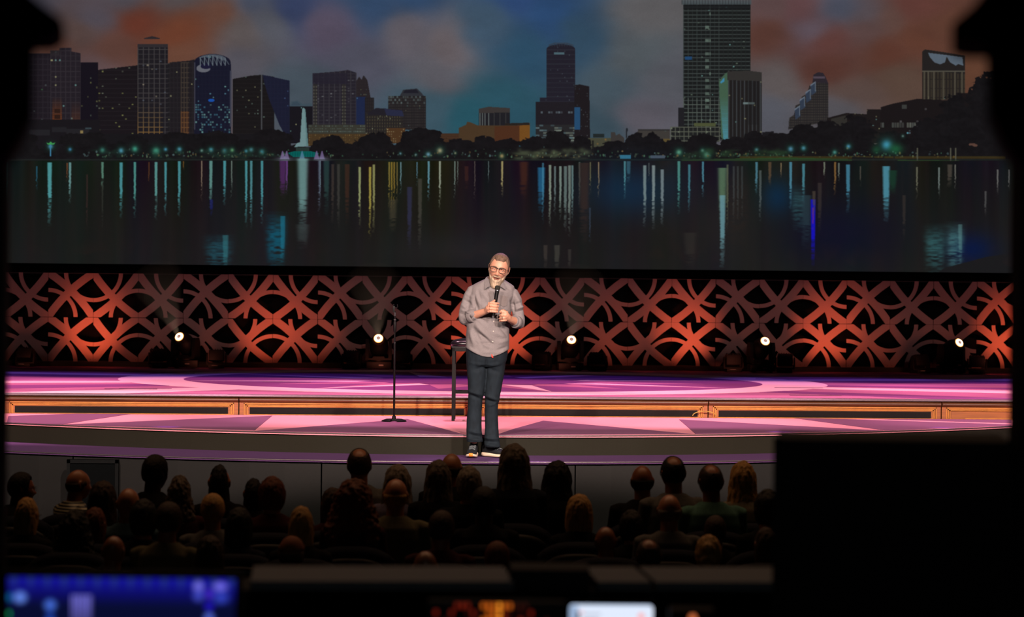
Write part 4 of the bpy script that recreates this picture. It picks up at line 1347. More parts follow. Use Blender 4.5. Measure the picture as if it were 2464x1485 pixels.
for z, e in ((0.0, 0.022), (0.015, 0.034), (0.032, 0.034), (0.052, 0.022), (0.068, -0.01), (0.078, -0.06), (0.082, -0.12)):
    secs.append((0, 0, sh + 0.008 + z, h + e, h + e))
bm.loft(secs, 40, 4.5)
bm.build('seat_cushion', mat('black_vinyl', (24, 20, 26), 0.22, var=0.1, spec=0.6), so, smooth='all')
# ------------------------------------------------------------------ heads (shared by the speaker and the audience)
def sstep(a, b, x):
    t = np.clip((x - a) / (b - a), 0, 1)
    return t * t * (3 - 2 * t)


def head_grid(nt=72, npz=96):
    """unit grid of directions -> head surface; face towards -y, metres, centre between the ears"""
    th = np.linspace(0.001, math.pi - 0.001, nt)
    ph = np.linspace(0, 2 * math.pi, npz, endpoint=False)
    T, P = np.meshgrid(th, ph, indexing='ij')
    x = np.sin(T) * np.sin(P)
    y = -np.sin(T) * np.cos(P)
    z = np.cos(T)
    return x, y, z


def head_shape(x, y, z):
    X, Y, Z = x * 0.077, y * 0.098, z * 0.118
    low = sstep(0.0, 1.0, -z)
    X = X * (1 - 0.30 * low) * (1 + 0.03 * sstep(0.1, 0.7, z))
    back = (y > 0)
    Y = np.where(back, Y * (1 + 0.06 * sstep(-0.2, 0.6, z)) * (1 - 0.42 * low), Y)
    fr = np.clip(-y, 0, 1)
    front = sstep(0.15, 0.6, fr)
    # flatter face plane
    Y = np.where(back, Y, Y * (1 - 0.06 * front * sstep(0.5, 1.0, z)))
    Y = Y - 0.012 * front * low            # jaw and chin forward

    def g(x0, z0, sx, sz):
        return np.exp(-((X - x0) / sx) ** 2 - ((Z - z0) / sz) ** 2) * front
    d = -0.024 * g(0, -0.034, 0.0135, 0.013) - 0.014 * g(0, -0.012, 0.009, 0.022) - 0.006 * g(0, 0.012, 0.008, 0.014)
    for s in (-1, 1):
        d = d - 0.009 * g(s * 0.012, -0.039, 0.008, 0.008)
        d = d + 0.012 * g(s * 0.033, 0.004, 0.017, 0.011) - 0.006 * g(s * 0.032, 0.024, 0.022, 0.008)
        d = d - 0.006 * g(s * 0.044, -0.026, 0.018, 0.014)
        d = d + 0.004 * g(s * 0.040, -0.062, 0.012, 0.02)
    d = d - 0.006 * g(0, -0.060, 0.026, 0.005) - 0.008 * g(0, -0.072, 0.022, 0.006) + 0.006 * g(0, -0.0655, 0.026, 0.003)
    d = d + 0.004 * g(0, -0.085, 0.02, 0.006) - 0.008 * g(0, -0.104, 0.018, 0.012)
    return X, Y + d, Z


def grid_mesh(X, Y, Z, mask=None, closed=True):
    nt, npz = X.shape
    vid = -np.ones((nt, npz), int)
    V, Fc = [], []
    ok = np.ones((nt, npz), bool) if mask is None else mask

    def v(i, j):
        if vid[i, j] < 0:
            vid[i, j] = len(V)
            V.append((float(X[i, j]), float(Y[i, j]), float(Z[i, j])))
        return vid[i, j]
    for i in range(nt - 1):
        for j in range(npz):
            k = (j + 1) % npz
            if ok[i, j] and ok[i, k] and ok[i + 1, j] and ok[i + 1, k]:
                Fc.append((v(i, j), v(i + 1, j), v(i + 1, k), v(i, k)))
    if mask is None:
        Fc.append(tuple(v(0, j) for j in range(npz)))
        Fc.append(tuple(v(nt - 1, j) for j in range(npz - 1, -1, -1)))
    return V, Fc


def hnoise(X, Y, Z, sc, amp):
    out = np.zeros(X.shape)
    for idx in np.ndindex(X.shape):
        out[idx] = noise.noise(Vector((X[idx] * sc, Y[idx] * sc, Z[idx] * sc)))
    return out * amp


def shell(offset, edge_soft, mask_val, nt=72, npz=96, rough=0.0, rsc=60, stretch=None):
    """patch of the head surface lifted by offset where mask_val > 0; sinks into the skin at its rim"""
    x, y, z = head_grid(nt, npz)
    X, Y, Z = head_shape(x, y, z)
    m = mask_val(X, Y, Z, x, y, z)
    lift = offset(X, Y, Z, x, y, z) if callable(offset) else offset
    t = np.clip(m / edge_soft, -1, 1)
    if rough:
        lift = lift + hnoise(X, Y, Z, rsc, rough) * np.clip(t, 0, 1)
    k = np.where(t > 0, lift * (0.25 + 0.75 * np.clip(t, 0, 1)), 0.004 * t)
    n = np.stack([x / 0.8, y, z / 1.1], -1)
    n /= np.linalg.norm(n, axis=-1, keepdims=True)
    X2, Y2, Z2 = X + n[..., 0] * k, Y + n[..., 1] * k, Z + n[..., 2] * k
    if stretch:
        X2, Y2, Z2 = stretch(X2, Y2, Z2, t)
    return grid_mesh(X2, Y2, Z2, m > -edge_soft * 0.6)


def ear(mb, s, M):
    """outer ear: a rim, a bowl and a lobe"""
    rim = [(s * 0.072, 0.010, 0.016), (s * 0.077, 0.018, 0.029), (s * 0.081, 0.030, 0.029), (s * 0.083, 0.037, 0.014), (s * 0.081, 0.031, -0.006), (s * 0.076, 0.019, -0.022), (s * 0.071, 0.011, -0.026)]
    mb.tube([M @ Vector(p) for p in rim], [0.005, 0.0055, 0.006, 0.006, 0.006, 0.007, 0.005], 8)
    mb.ball(M @ Vector((s * 0.075, 0.020, 0.004)), 0.006, 0.013, 0.022, M.to_3x3(), 12)


M_skin = mat('skin', (188, 136, 112), 0.5, var=0.06, scale=25, bump=0.05, bscale=300)
M_hair = mat('grey_brown_hair', (98, 78, 64), 0.65, var=0.35, scale=90, bump=0.6, bscale=260, stretch=(1, 1, 0.35), spec=0.3)
M_beard = mat('grey_beard', (168, 148, 126), 0.7, var=0.28, scale=70, bump=0.7, bscale=240, stretch=(1, 1, 0.3), spec=0.2)
M_shirt = mat('grey_chambray', (117, 112, 113), 0.85, var=0.10, scale=160, bump=0.9, bscale=15, spec=0.2)
M_shirt2 = mat('grey_chambray_hem', (112, 105, 104), 0.85, var=0.10, scale=160, spec=0.2)
M_jean = mat('dark_denim', (20, 29, 36), 0.85, var=0.22, scale=35, bump=0.2, bscale=500, spec=0.2, stretch=(1, 1, 0.4))
M_shoe = mat('black_knit', (22, 26, 30), 0.7, var=0.2, scale=120, bump=0.3, bscale=500, spec=0.3)
M_sole = mat('cream_sole', (208, 190, 166), 0.6, var=0.06, scale=40)
M_orange = mat('orange_rubber', (196, 122, 40), 0.6)
M_lace = mat('grey_lace', (96, 104, 108), 0.7)
M_tee = mat('black_tee', (10, 10, 11), 0.9, spec=0.1)
M_butt = mat('pale_button', (196, 186, 176), 0.4)
M_frame = mat('dark_spectacle', (30, 20, 16), 0.35)
M_lip = MATS['shaded_dark_wood_lip']
M_mouth = mat('lip_skin', (166, 98, 82), 0.45, var=0.05)
M_in = mat('mouth_dark', (58, 22, 18), 0.6)
M_tooth = mat('teeth', (226, 212, 194), 0.35)
M_eyew = mat('eye_white', (214, 200, 190), 0.25)
M_iris = mat('eye_iris', (42, 40, 42), 0.2)
M_brow = mat('brow_hair', (120, 88, 66), 0.8, var=0.3, scale=120)
M_red = mat('red_tag', (205, 52, 36), 0.7)
M_gold = mat('dark_ring', (30, 28, 30), 0.25, 0.6)

ME = 25.35 / F


def mp(px, py, dy=0.0):
    """speaker's frame: x to the right, y away from the camera, z up, read off the photograph at his distance"""
    k = (25.35 + dy) / F
    x = (px - 1163 - 0.0096 * (1098 - py)) * k
    z = 1.5 - (py - 689.3) * k - ZL
    return Vector((x, dy, z))



man_mat = Matrix.Translation((MAN.x, MAN.y, ZL + 0.003)) @ Matrix.Rotation(rad(-3.4), 4, 'Z')

# ---- body: one continuous skin (head, neck, torso core, arms, hands, legs)
HS = 1.13
HC = mp(1200, 649, -0.045)
HR = Matrix.Translation(HC) @ Matrix.Rotation(rad(-3), 4, 'Z') @ Matrix.Rotation(rad(11.5), 4, 'Y') @ Matrix.Rotation(rad(4), 4, 'X') @ Matrix.Scale(HS, 4)
body = MB()
x, y, z = head_grid()
X, Y, Z = head_shape(x, y, z)
V, Fc = grid_mesh(X, Y, Z)
body.add([HR @ Vector(v) for v in V], Fc)
for s in (-1, 1):
    ear(body, s, HR)
neck0 = mp(1186, 690, 0.045)
body.tube([neck0, mp(1190, 678, 0.03), mp(1195, 664, 0.0)], [0.066, 0.063, 0.062], 20)
# torso core and legs, a little inside the clothes
body.loft([(*mp(1171, 868), 0.14, 0.10), (*mp(1172, 830), 0.165, 0.118), (*mp(1174, 780), 0.145, 0.112), (*mp(1178, 735), 0.145, 0.108), (*mp(1183, 705), 0.15, 0.095), (*mp(1186, 692), 0.13, 0.08), (*mp(1189, 680), 0.07, 0.06)], 24, 2.3)
hipL, kneeL, ankL = mp(1148, 872, 0.0), mp(1146, 946, -0.01), mp(1141, 1060, 0.02)
hipR, kneeR, ankR = mp(1190, 872, 0.01), mp(1184, 952, 0.0), mp(1182, 1066, 0.035)
body.tube([hipL, (hipL + kneeL) / 2, kneeL, (kneeL + ankL) / 2, ankL], [0.075, 0.068, 0.054, 0.050, 0.038], 14)
body.tube([hipR, (hipR + kneeR) / 2, kneeR, (kneeR + ankR) / 2, ankR], [0.075, 0.068, 0.054, 0.050, 0.038], 14)
# arms
shL, elL, wrL = mp(1138, 700, 0.01), mp(1118, 769, -0.02), mp(1171, 749, -0.215)
shR, elR, wrR = mp(1239, 712, 0.016), mp(1249, 778, -0.01), mp(1225, 768, -0.19)
body.tube([shL, (shL + elL) / 2, elL], [0.044, 0.041, 0.039], 14)
body.tube([elL, elL.lerp(wrL, 0.35), elL.lerp(wrL, 0.75), wrL], [0.036, 0.040, 0.033, 0.028], 14)
body.tube([shR, (shR + elR) / 2, elR], [0.033, 0.032, 0.033], 14)
body.tube([elR, elR.lerp(wrR, 0.35), elR.lerp(wrR, 0.75), wrR], [0.035, 0.043, 0.034, 0.029], 14)

# microphone axis
micB, micT = mp(1187.5, 757, -0.262), mp(1197, 695, -0.255)
ax = (micT - micB).normalized()
# right hand (viewer's left): palm behind and left of the microphone, fingers wrapped round its front
kn = [mp(1183, 729.5, -0.287), mp(1182.5, 736.5, -0.291), mp(1182, 743.5, -0.289), mp(1181.5, 750, -0.282)]
pc = mp(1178, 742, -0.255)
body.tube([wrL, wrL.lerp(pc, 0.55), pc], [0.029, 0.033, 0.036], 14)
body.ball(mp(1179.5, 740, -0.262), 0.026, 0.027, 0.042, None, 14)
for i, k0 in enumerate(kn):
    mc = micB + ax * (k0 - micB).dot(ax)                 # nearest point of the microphone axis
    r = 0.0285
    base = k0 + Vector((-0.024, 0.012, -0.004))
    f1 = mc + Vector((-0.012, -r - 0.004, 0.002))
    f2 = mc + Vector((0.014, -r + 0.002, 0.001))
    f3 = mc + Vector((0.031, -0.008, -0.001))
    f4 = mc + Vector((0.026, 0.012, -0.002))
    rr = (0.0102, 0.0108, 0.0104, 0.0092)[i]
    body.tube([base, k0 * 0.5 + f1 * 0.5, f1, f2, f3, f4][:(6 if i < 3 else 5)], [rr * 1.15, rr * 1.12, rr * 1.05, rr, rr * 0.95, rr * 0.85][:(6 if i < 3 else 5)], 10)
    body.ball(k0 + Vector((-0.008, -0.004, 0)), rr * 1.12)
mc = micB + ax * 0.135
body.tube([pc + Vector((-0.008, -0.012, 0.022)), mp(1179.5, 731, -0.283), mc + Vector((-0.024, -0.012, -0.022)), mc + Vector((-0.012, -0.024, -0.010))], [0.0145, 0.0130, 0.0115, 0.0095], 10)
# left hand (viewer's right): loose fist, back of the hand to the camera, fingers curled in
pr = mp(1216, 759, -0.235)
body.tube([wrR, wrR.lerp(pr, 0.5), pr], [0.029, 0.034, 0.034], 14)
body.ball(mp(1216.5, 760, -0.238), 0.028, 0.022, 0.040, Matrix.Rotation(rad(14), 3, 'Y'), 14)
for i, (ky, kx, dd) in enumerate(((751.5, 1213.5, -0.262), (758.5, 1211.5, -0.268), (765.5, 1210.5, -0.266), (771.5, 1211, -0.258))):
    k0 = mp(kx + 3, ky, dd + 0.012)
    f1 = mp(kx - 4.5, ky + 0.6, dd + 0.004)
    f2 = mp(kx - 8.5, ky + 1.6, dd + 0.026)
    f3 = mp(kx - 3.0, ky + 2.4, dd + 0.040)
    rr = (0.0105, 0.0112, 0.0107, 0.0094)[i]
    body.tube([k0 + Vector((0.012, 0.012, 0)), k0, f1, f2, f3], [rr * 1.15, rr * 1.12, rr * 1.02, rr, rr * 0.9], 10)
body.tube([mp(1216, 751, -0.232), mp(1211.5, 748, -0.250), mp(1206.5, 748.5, -0.258), mp(1203, 751.5, -0.252)], [0.0150, 0.0130, 0.0115, 0.0095], 10)
me = remesh(body, 0.0036, 3, 0.4)
man = link('person', me, M_skin, None, 'all')
man.matrix_world = man_mat
tag(man, 'bearded man in glasses and grey shirt speaking on stage with a microphone', 'person')


def part(name, mb_or_me, m, parent=man, smooth='all'):
    me_ = mb_or_me.mesh(name) if isinstance(mb_or_me, MB) else mb_or_me
    return link(name, me_, m, parent, smooth)


# ---- hair, brows, beard, mouth, eyes, glasses
def hair_mask(X, Y, Z, x, y, z):
    ang = np.arctan2(np.abs(X), -Y)                      # 0 = face, pi = back of head
    front = 0.070 + 0.003 * np.cos(X / 0.02)
    front = np.where(np.abs(X) > 0.03, front + 0.010 * np.exp(-((np.abs(X) - 0.044) / 0.012) ** 2), front)
    side = np.interp(ang, [0, 0.85, 1.12, 1.22, 1.5, 1.75, 2.2, 3.15], [0.064, 0.064, 0.036, -0.014, -0.012, 0.022, -0.045, -0.062])
    lim = np.where(ang < 0.8, front, side)
    return Z - lim


def hair_off(X, Y, Z, x, y, z):
    return 0.006 + 0.008 * sstep(0.02, 0.11, Z) * (1 + 0.4 * sstep(0, 0.07, -Y))


V, Fc = shell(hair_off, 0.012, hair_mask, 90, 120, 0.0016, 140)
part('hair', MB().add([HR @ Vector(v) for v in V], Fc), M_hair)


def beard_mask(X, Y, Z, x, y, z):
    ang = np.arctan2(np.abs(X), -Y)
    top = np.interp(ang, [0, 0.25, 0.42, 0.62, 0.9, 1.12, 1.3, 1.45, 1.6], [-0.044, -0.046, -0.058, -0.062, -0.044, -0.012, 0.0, -0.012, -0.10])
    m = top - Z
    lip = 1.0 - ((X / 0.0285) ** 2 + ((Z + 0.0665 - 6.0 * X ** 2) / 0.0125) ** 2)
    return np.minimum(m, np.where(lip > 0, -lip * 0.02, 0.03)) * np.where(ang > 1.55, -1, 1)


def beard_off(X, Y, Z, x, y, z):
    a = np.arctan2(np.abs(X), -Y)
    return 0.0055 + 0.011 * sstep(-0.045, -0.09, Z) + 0.012 * sstep(-0.08, -0.115, Z) * sstep(1.3, 0.4, a) - 0.002 * sstep(-0.06, -0.045, Z)


def beard_drop(X, Y, Z, t):
    k = sstep(-0.075, -0.125, Z) * np.clip(t, 0, 1)
    return X * (1 - 0.05 * k), Y - 0.004 * k, Z - 0.024 * k


V, Fc = shell(beard_off, 0.009, beard_mask, 130, 150, 0.0016, 160, beard_drop)
part('beard', MB().add([HR @ Vector(v) for v in V], Fc), M_beard)


def patch(name, m, mask, off, es=0.002, nt=160, npz=200):
    V, Fc = shell(off, es, mask, nt, npz)
    return part(name, MB().add([HR @ Vector(v) for v in V], Fc), m)


curve = lambda X: -0.0655 + 5.0 * X ** 2
patch('lips', M_mouth, lambda X, Y, Z, x, y, z: np.where(Y < -0.02, 0.0065 * np.sqrt(np.clip(1 - (X / 0.027) ** 2, 0, 1)) + 0.001 - np.abs(Z - curve(X) + 0.003), -1), 0.0022)
patch('mouth_gap', M_in, lambda X, Y, Z, x, y, z: np.where(Y < -0.02, 0.0042 * np.sqrt(np.clip(1 - (X / 0.023) ** 2, 0, 1)) - np.abs(Z - curve(X) - 0.0005), -1), 0.0052, 0.0006)
patch('teeth', M_tooth, lambda X, Y, Z, x, y, z: np.where(Y < -0.02, 0.0016 * np.sqrt(np.clip(1 - (X / 0.017) ** 2, 0, 1)) - np.abs(Z - curve(X) - 0.0022), -1), 0.0062, 0.0005)
for s in (-1, 1):
    patch('eyebrow', M_brow, lambda X, Y, Z, x, y, z, s=s: np.where(Y < -0.02, 0.0042 * np.sqrt(np.clip(1 - ((X - s * 0.033) / 0.023) ** 2, 0, 1)) - np.abs(Z - 0.0245 + 9.0 * (X - s * 0.027) ** 2), -1), 0.004, 0.002)
    ex = HR @ Vector((s * 0.0325, -0.074, 0.003))
    e = MB()
    e.ball((0, 0, 0), 0.0118 * HS)
    eo = link('eye', e.mesh('eye'), M_eyew, man, 'all', ex)
    e = MB()
    e.ball(Vector((0, -0.0098 * HS, -0.0015)), 0.0052 * HS, 0.003 * HS, 0.0052 * HS)
    link('iris', e.mesh('iris'), M_iris, eo, 'all')
    lid = MB()
    P, fs = [], []
    for i in range(9):
        a = math.pi * i / 8
        for j in range(5):
            b = rad(-4 + 80 * j / 4)
            P.append(ex + HR.to_3x3() @ Vector((0.0132 * math.cos(a), -0.0132 * math.sin(a) * math.cos(b) - 0.0005, 0.0132 * math.sin(a) * math.sin(b))))
    for i in range(8):
        for j in range(4):
            fs.append((i * 5 + j, i * 5 + j + 1, (i + 1) * 5 + j + 1, (i + 1) * 5 + j))
    lid.add(P, fs)
    part('eyelid', solid(lid, 0.0015), M_skin)
gl = MB()
lens = MB()
for s in (-1, 1):
    loop = []
    for k in range(24):
        a = 2 * math.pi * k / 24
        c, sn = math.cos(a), math.sin(a)
        loop.append(HR @ Vector((s * 0.0345 + 0.0265 * math.copysign(abs(c) ** 0.55, c), -0.1035 + 0.35 * abs(s * 0.0345 + 0.0265 * c - s * 0.03) ** 1.5, 0.0015 + 0.0185 * math.copysign(abs(sn) ** 0.6, sn) * (1.0 if sn > 0 else 1.05))))
    gl.tube(loop + loop[:2], 0.0023, 8, False)
    lens.prism([p + Vector((0, 0.0008, 0)) for p in loop], HR.to_3x3() @ Vector((0, 0.0012, 0)))
    gl.tube([HR @ Vector(p) for p in ((s * 0.060, -0.098, 0.013), (s * 0.074, -0.083, 0.014), (s * 0.082, -0.03, 0.014), (s * 0.082, 0.010, 0.014), (s * 0.081, 0.026, 0.004))], 0.0024, 8)
    gl.tube([HR @ Vector((s * 0.008, -0.104, 0.017)), HR @ Vector((s * 0.034, -0.1035, 0.021)), HR @ Vector((s * 0.060, -0.099, 0.017))], 0.0027, 8)
gl.tube([HR @ Vector(p) for p in ((-0.010, -0.104, 0.010), (-0.004, -0.108, 0.013), (0.004, -0.108, 0.013), (0.010, -0.104, 0.010))], 0.0026, 8)
go = part('glasses', gl, M_frame)
mg = bpy.data.materials.new('clear_lens')
mg.use_nodes = True
nt = mg.node_tree
for n_ in list(nt.nodes):
    if n_.type != 'OUTPUT_MATERIAL':
        nt.nodes.remove(n_)
tr, gs, mx = nt.nodes.new('ShaderNodeBsdfTransparent'), nt.nodes.new('ShaderNodeBsdfGlossy'), nt.nodes.new('ShaderNodeMixShader')
gs.inputs['Roughness'].default_value = 0.05
mx.inputs[0].default_value = 0.05
nt.links.new(tr.outputs[0], mx.inputs[1])
nt.links.new(gs.outputs[0], mx.inputs[2])
nt.links.new(mx.outputs[0], nt.nodes['Material Output'].inputs[0])
part('lens', lens, mg, go, False)

# ---- black undershirt and grey shirt
part('undershirt', MB().tube([mp(1186, 700, 0.02), mp(1188, 688, 0.012), mp(1190.5, 677, 0.012)], [0.105, 0.084, 0.070], 24, False), M_tee)
sh = MB()
secs = []
for py, xc, hw, hd, dy in ((861, 1172.5, 52, 0.138, 0.0), (845, 1172.5, 52.5, 0.139, 0.0), (820, 1173, 52, 0.140, -0.002), (795, 1174, 51.5, 0.140, -0.004), (770, 1175, 52, 0.140, -0.006), (745, 1177, 53.5, 0.139, -0.004), (722, 1180, 54.5, 0.134, 0.0),
                           (705, 1184, 52.5, 0.124, 0.004), (696, 1186, 52.5, 0.114, 0.008), (689, 1187, 50, 0.102, 0.012), (683, 1188, 42, 0.092, 0.014), (677, 1189.5, 31, 0.083, 0.017), (672, 1190.5, 22, 0.074, 0.02)):
    c = mp(xc, py, dy)
    secs.append((c.x, c.y, c.z, hw * ME, hd))
sh.loft(secs, 48, 2.35)
sh.tube([mp(1148, 697, 0.012), mp(1137, 703, 0.012), mp(1129, 718, 0.008), mp(1122.5, 742, 0.0), mp(1119, 764, -0.016), elL + Vector((0.004, -0.008, -0.002))], [0.050, 0.057, 0.060, 0.060, 0.060, 0.056], 22)
sh.tube([elL, elL.lerp(wrL, 0.22), elL.lerp(wrL, 0.40)], [0.056, 0.056, 0.055], 22)
sh.tube([mp(1226, 703, 0.016), mp(1234, 707, 0.016), mp(1241, 722, 0.012), mp(1245.5, 746, 0.002), mp(1249, 768, -0.006), elR + Vector((0, -0.006, -0.004))], [0.046, 0.052, 0.054, 0.051, 0.052, 0.050], 22)
sh.tube([elR, elR.lerp(wrR, 0.2), elR.lerp(wrR, 0.38)], [0.052, 0.054, 0.054], 22)
me = remesh(sh, 0.0055, 6, 0.5)
# open hem: remove the closed bottom, curve the shirt tail; add folds read off the photograph
folds = [((1143, 712), (1139, 762), -5, 2.4), ((1234, 716), (1236, 764), -2.5, 2.4), ((1112, 735), (1128, 748), 6, 4), ((1118, 722), (1132, 734), -6, 4), ((1120, 706), (1136, 716), 4, 4), ((1141, 722), (1151, 752), -9, 4.5), ((1146, 712), (1166, 742), 5, 6), ((1136, 742), (1146, 756), -8, 3.5), ((1112, 748), (1136, 758), 7, 3), ((1108, 756), (1134, 765), -6, 3), ((1150, 700), (1158, 730), -5, 4), ((1160, 704), (1178, 726), 5, 5),
         ((1139, 790), (1160, 830), -7, 5), ((1146, 782), (1176, 816), 7, 5), ((1150, 800), (1182, 826), -9, 4), ((1160, 826), (1182, 828), -7, 4), ((1150, 818), (1180, 838), 6, 5), ((1132, 800), (1140, 830), 6, 5), ((1188, 800), (1218, 812), 5, 6),
         ((1206, 790), (1222, 806), -6, 5), ((1196, 782), (1214, 792), -7, 5), ((1230, 720), (1238, 750), -8, 4), ((1238, 706), (1256, 744), 6, 4), ((1240, 745), (1258, 738), 7, 3), ((1240, 752), (1260, 746), -7, 3), ((1236, 734), (1252, 728), -6, 3), ((1222, 752), (1236, 770), -6, 4),
         ((1160, 848), (1210, 846), 4, 5), ((1128, 838), (1150, 850), 4, 4), ((1198, 826), (1222, 818), 5, 5), ((1190, 846), (1220, 834), -5, 4), ((1152, 764), (1172, 778), -5, 4), ((1170, 690), (1180, 712), -4, 4), ((1204, 700), (1216, 724), 4, 5), ((1216, 690), (1236, 700), -4, 4)]
nv = len(me.vertices)
co = np.empty(nv * 3)
me.vertices.foreach_get('co', co)
co = co.reshape(-1, 3)
no = np.empty(nv * 3)
me.vertices.foreach_get('normal', no)
no = no.reshape(-1, 3)
qx = co[:, 0] / ME + 1163 + 0.0096 * (co[:, 2] / ME)
qy = 1100.8 - co[:, 2] / ME
disp = np.zeros(nv)
frontw = np.clip(-no[:, 1] * 1.6 + 0.35, 0, 1)
for (ax_, ay), (bx_, by), A, W in folds:
    dx_, dy_ = bx_ - ax_, by - ay
    L2 = dx_ * dx_ + dy_ * dy_
    t = ((qx - ax_) * dx_ + (qy - ay) * dy_) / L2
    tc_ = np.clip(t, 0, 1)
    d = np.hypot(qx - ax_ - tc_ * dx_, qy - ay - tc_ * dy_)
    disp += A * 0.0023 * np.exp(-(d / W) ** 2) * np.sin(math.pi * np.clip(0.12 + 0.76 * tc_, 0, 1)) * frontw
for i in range(nv):
    p = Vector(co[i])
    disp[i] += 0.0045 * noise.noise(Vector((p.x * 9, p.y * 9, p.z * 6 + 3))) + 0.0022 * noise.noise(Vector((p.x * 26, p.y * 26, p.z * 17)))
co += no * disp[:, None]
me.vertices.foreach_set('co', co.ravel())
bm = bmesh.new()
bm.from_mesh(me)
def hem(p):
    return mp(1172, 859 - 21 * min(1.0, abs(p.x - 0.035) / 0.20) ** 1.7).z
bmesh.ops.delete(bm, geom=[v for v in bm.verts if v.co.z < hem(v.co)], context='VERTS')
for v in bm.verts:
    if v.is_boundary and v.co.z < hem(v.co) + 0.012:
        v.co.z = hem(v.co)
bm.to_mesh(me)
bm.free()
# keep the skin under the cloth
sb = BVHTree.FromPolygons([v.co.copy() for v in me.vertices], [tuple(p.vertices) for p in me.polygons])


def along(p, a, b):
    d_ = b - a
    t_ = (p - a).dot(d_) / d_.length_squared
    return t_, (p - a - d_ * max(0, min(1, t_))).length


znk, zhm = mp(1189, 684).z, mp(1172, 845).z
for v in man.data.vertices:
    p = v.co
    if p.z > znk or p.z < zhm:
        continue
    if any(t_ > 0.30 and dd < 0.075 for t_, dd in (along(p, elL, wrL), along(p, elR, wrR))) or p.y < -0.2:
        continue
    q, n_, i_, dd = sb.find_nearest(p, 0.08)
    if q is not None and (p - q).dot(n_) > -0.012:
        v.co = q - n_ * 0.012
man.data.update()
tmp = bpy.data.objects.new('tmp', me)
COL.objects.link(tmp)
s_ = tmp.modifiers.new('s', 'SOLIDIFY')
s_.thickness = 0.004
s_.offset = -1
dg = bpy.context.evaluated_depsgraph_get()
me2 = bpy.data.meshes.new_from_object(tmp.evaluated_get(dg))
bpy.data.objects.remove(tmp)
shirt = part('shirt', me2, M_shirt)
bvh = BVHTree.FromPolygons([v.co.copy() for v in me2.vertices], [tuple(p.vertices) for p in me2.polygons])


def on_shirt(px, py, off=0.002):
    p = mp(px, py, 0)
    h = bvh.ray_cast(Vector((p.x, -1.0, p.z)), Vector((0, 1, 0)))
    return (h[0] + Vector((0, -off, 0))) if h[0] else Vector((p.x, -0.14, p.z))


def ribbon(name, pts, wpx, m, th=0.003, off=0.0015):
    P, fs = [], []
    for px, py in pts:
        a, b = on_shirt(px - wpx / 2, py, off), on_shirt(px + wpx / 2, py, off)
        P += [a, b, a + Vector((0, th, 0)), b + Vector((0, th, 0))]
    n = len(pts)
    for i in range(n - 1):
        a, b = 4 * i, 4 * i + 4
        fs += [(a, b, b + 1, a + 1), (a + 2, a + 3, b + 3, b + 2), (a, a + 2, b + 2, b), (a + 1, b + 1, b + 3, a + 3)]
    fs += [(0, 1, 3, 2), (4 * n - 4, 4 * n - 2, 4 * n - 1, 4 * n - 3)]
    return part(name, MB().add(P, fs), m, shirt, False)


ribbon('placket', [(np.interp(t, [700, 740, 800, 857], [1192, 1190, 1186.5, 1184]), t) for t in np.linspace(706, 857, 30)], 9, M_shirt)
for bx_, by in ((1187.5, 773.5), (1187, 797.5), (1185.5, 822), (1190, 716)):
    p = on_shirt(bx_, by, 0.003)
    part('button', MB().lathe([(0.0055, 0), (0.005, 0.002)], Matrix.Translation(p) @ Matrix.Rotation(math.pi / 2, 4, 'X'), 12), M_butt, shirt)
def sheet(name, quad, nx_, ny_, m, off=0.004, th=0.003):
    P, fs = [], []
    for layer in (0, 1):
        for j in range(ny_ + 1):
            for i in range(nx_ + 1):
                u, v = i / nx_, j / ny_
                px = (quad[0][0] * (1 - u) + quad[1][0] * u) * (1 - v) + (quad[3][0] * (1 - u) + quad[2][0] * u) * v
                py = (quad[0][1] * (1 - u) + quad[1][1] * u) * (1 - v) + (quad[3][1] * (1 - u) + quad[2][1] * u) * v
                if name == 'pocket':
                    py += 4.5 * max(0, v - 0.8) / 0.2 * (1 - abs(2 * u - 1)) 
                P.append(on_shirt(px, py, off) + Vector((0, th * layer, 0)))
    n1 = (nx_ + 1) * (ny_ + 1)
    for j in range(ny_):
        for i in range(nx_):
            a_ = j * (nx_ + 1) + i
            q = (a_, a_ + 1, a_ + nx_ + 2, a_ + nx_ + 1)
            fs += [q, tuple(n1 + t for t in reversed(q))]
    ring_ = [i for i in range(nx_ + 1)] + [j * (nx_ + 1) + nx_ for j in range(1, ny_ + 1)] + [ny_ * (nx_ + 1) + i for i in range(nx_ - 1, -1, -1)] + [j * (nx_ + 1) for j in range(ny_ - 1, 0, -1)]
    for k in range(len(ring_)):
        a_, b_ = ring_[k], ring_[(k + 1) % len(ring_)]
        fs.append((a_, n1 + a_, n1 + b_, b_))
    return part(name, MB().add(P, fs), m, shirt, False)


sheet('pocket', ((1203, 711), (1222, 714), (1220.5, 735), (1202, 733)), 8, 10, M_shirt2, 0.0045, 0.004)
sheet('hem_tag', ((1182, 852.5), (1184, 852.5), (1187, 860), (1183, 860)), 2, 3, M_red, 0.006, 0.003)
# cuffs: rolled sleeves
for e_, w_, t0, r in ((elL, wrL, 0.40, 0.060), (elR, wrR, 0.38, 0.056)):
    d_ = (w_ - e_).normalized()
    c0 = e_.lerp(w_, t0)
    cf = MB().tube([c0 - d_ * 0.045, c0 - d_ * 0.03, c0 - d_ * 0.004, c0 + d_ * 0.012, c0 + d_ * 0.016, c0 + d_ * 0.008], [r * 0.97, r * 1.05, r * 1.04, r * 1.0, r * 0.90, r * 0.84], 26, False)
    me_ = cf.mesh('c')
    for v in me_.vertices:
        v.co += v.normal * 0.0018 * noise.noise(v.co * 20)
    part('rolled_cuff', me_, M_shirt, shirt)
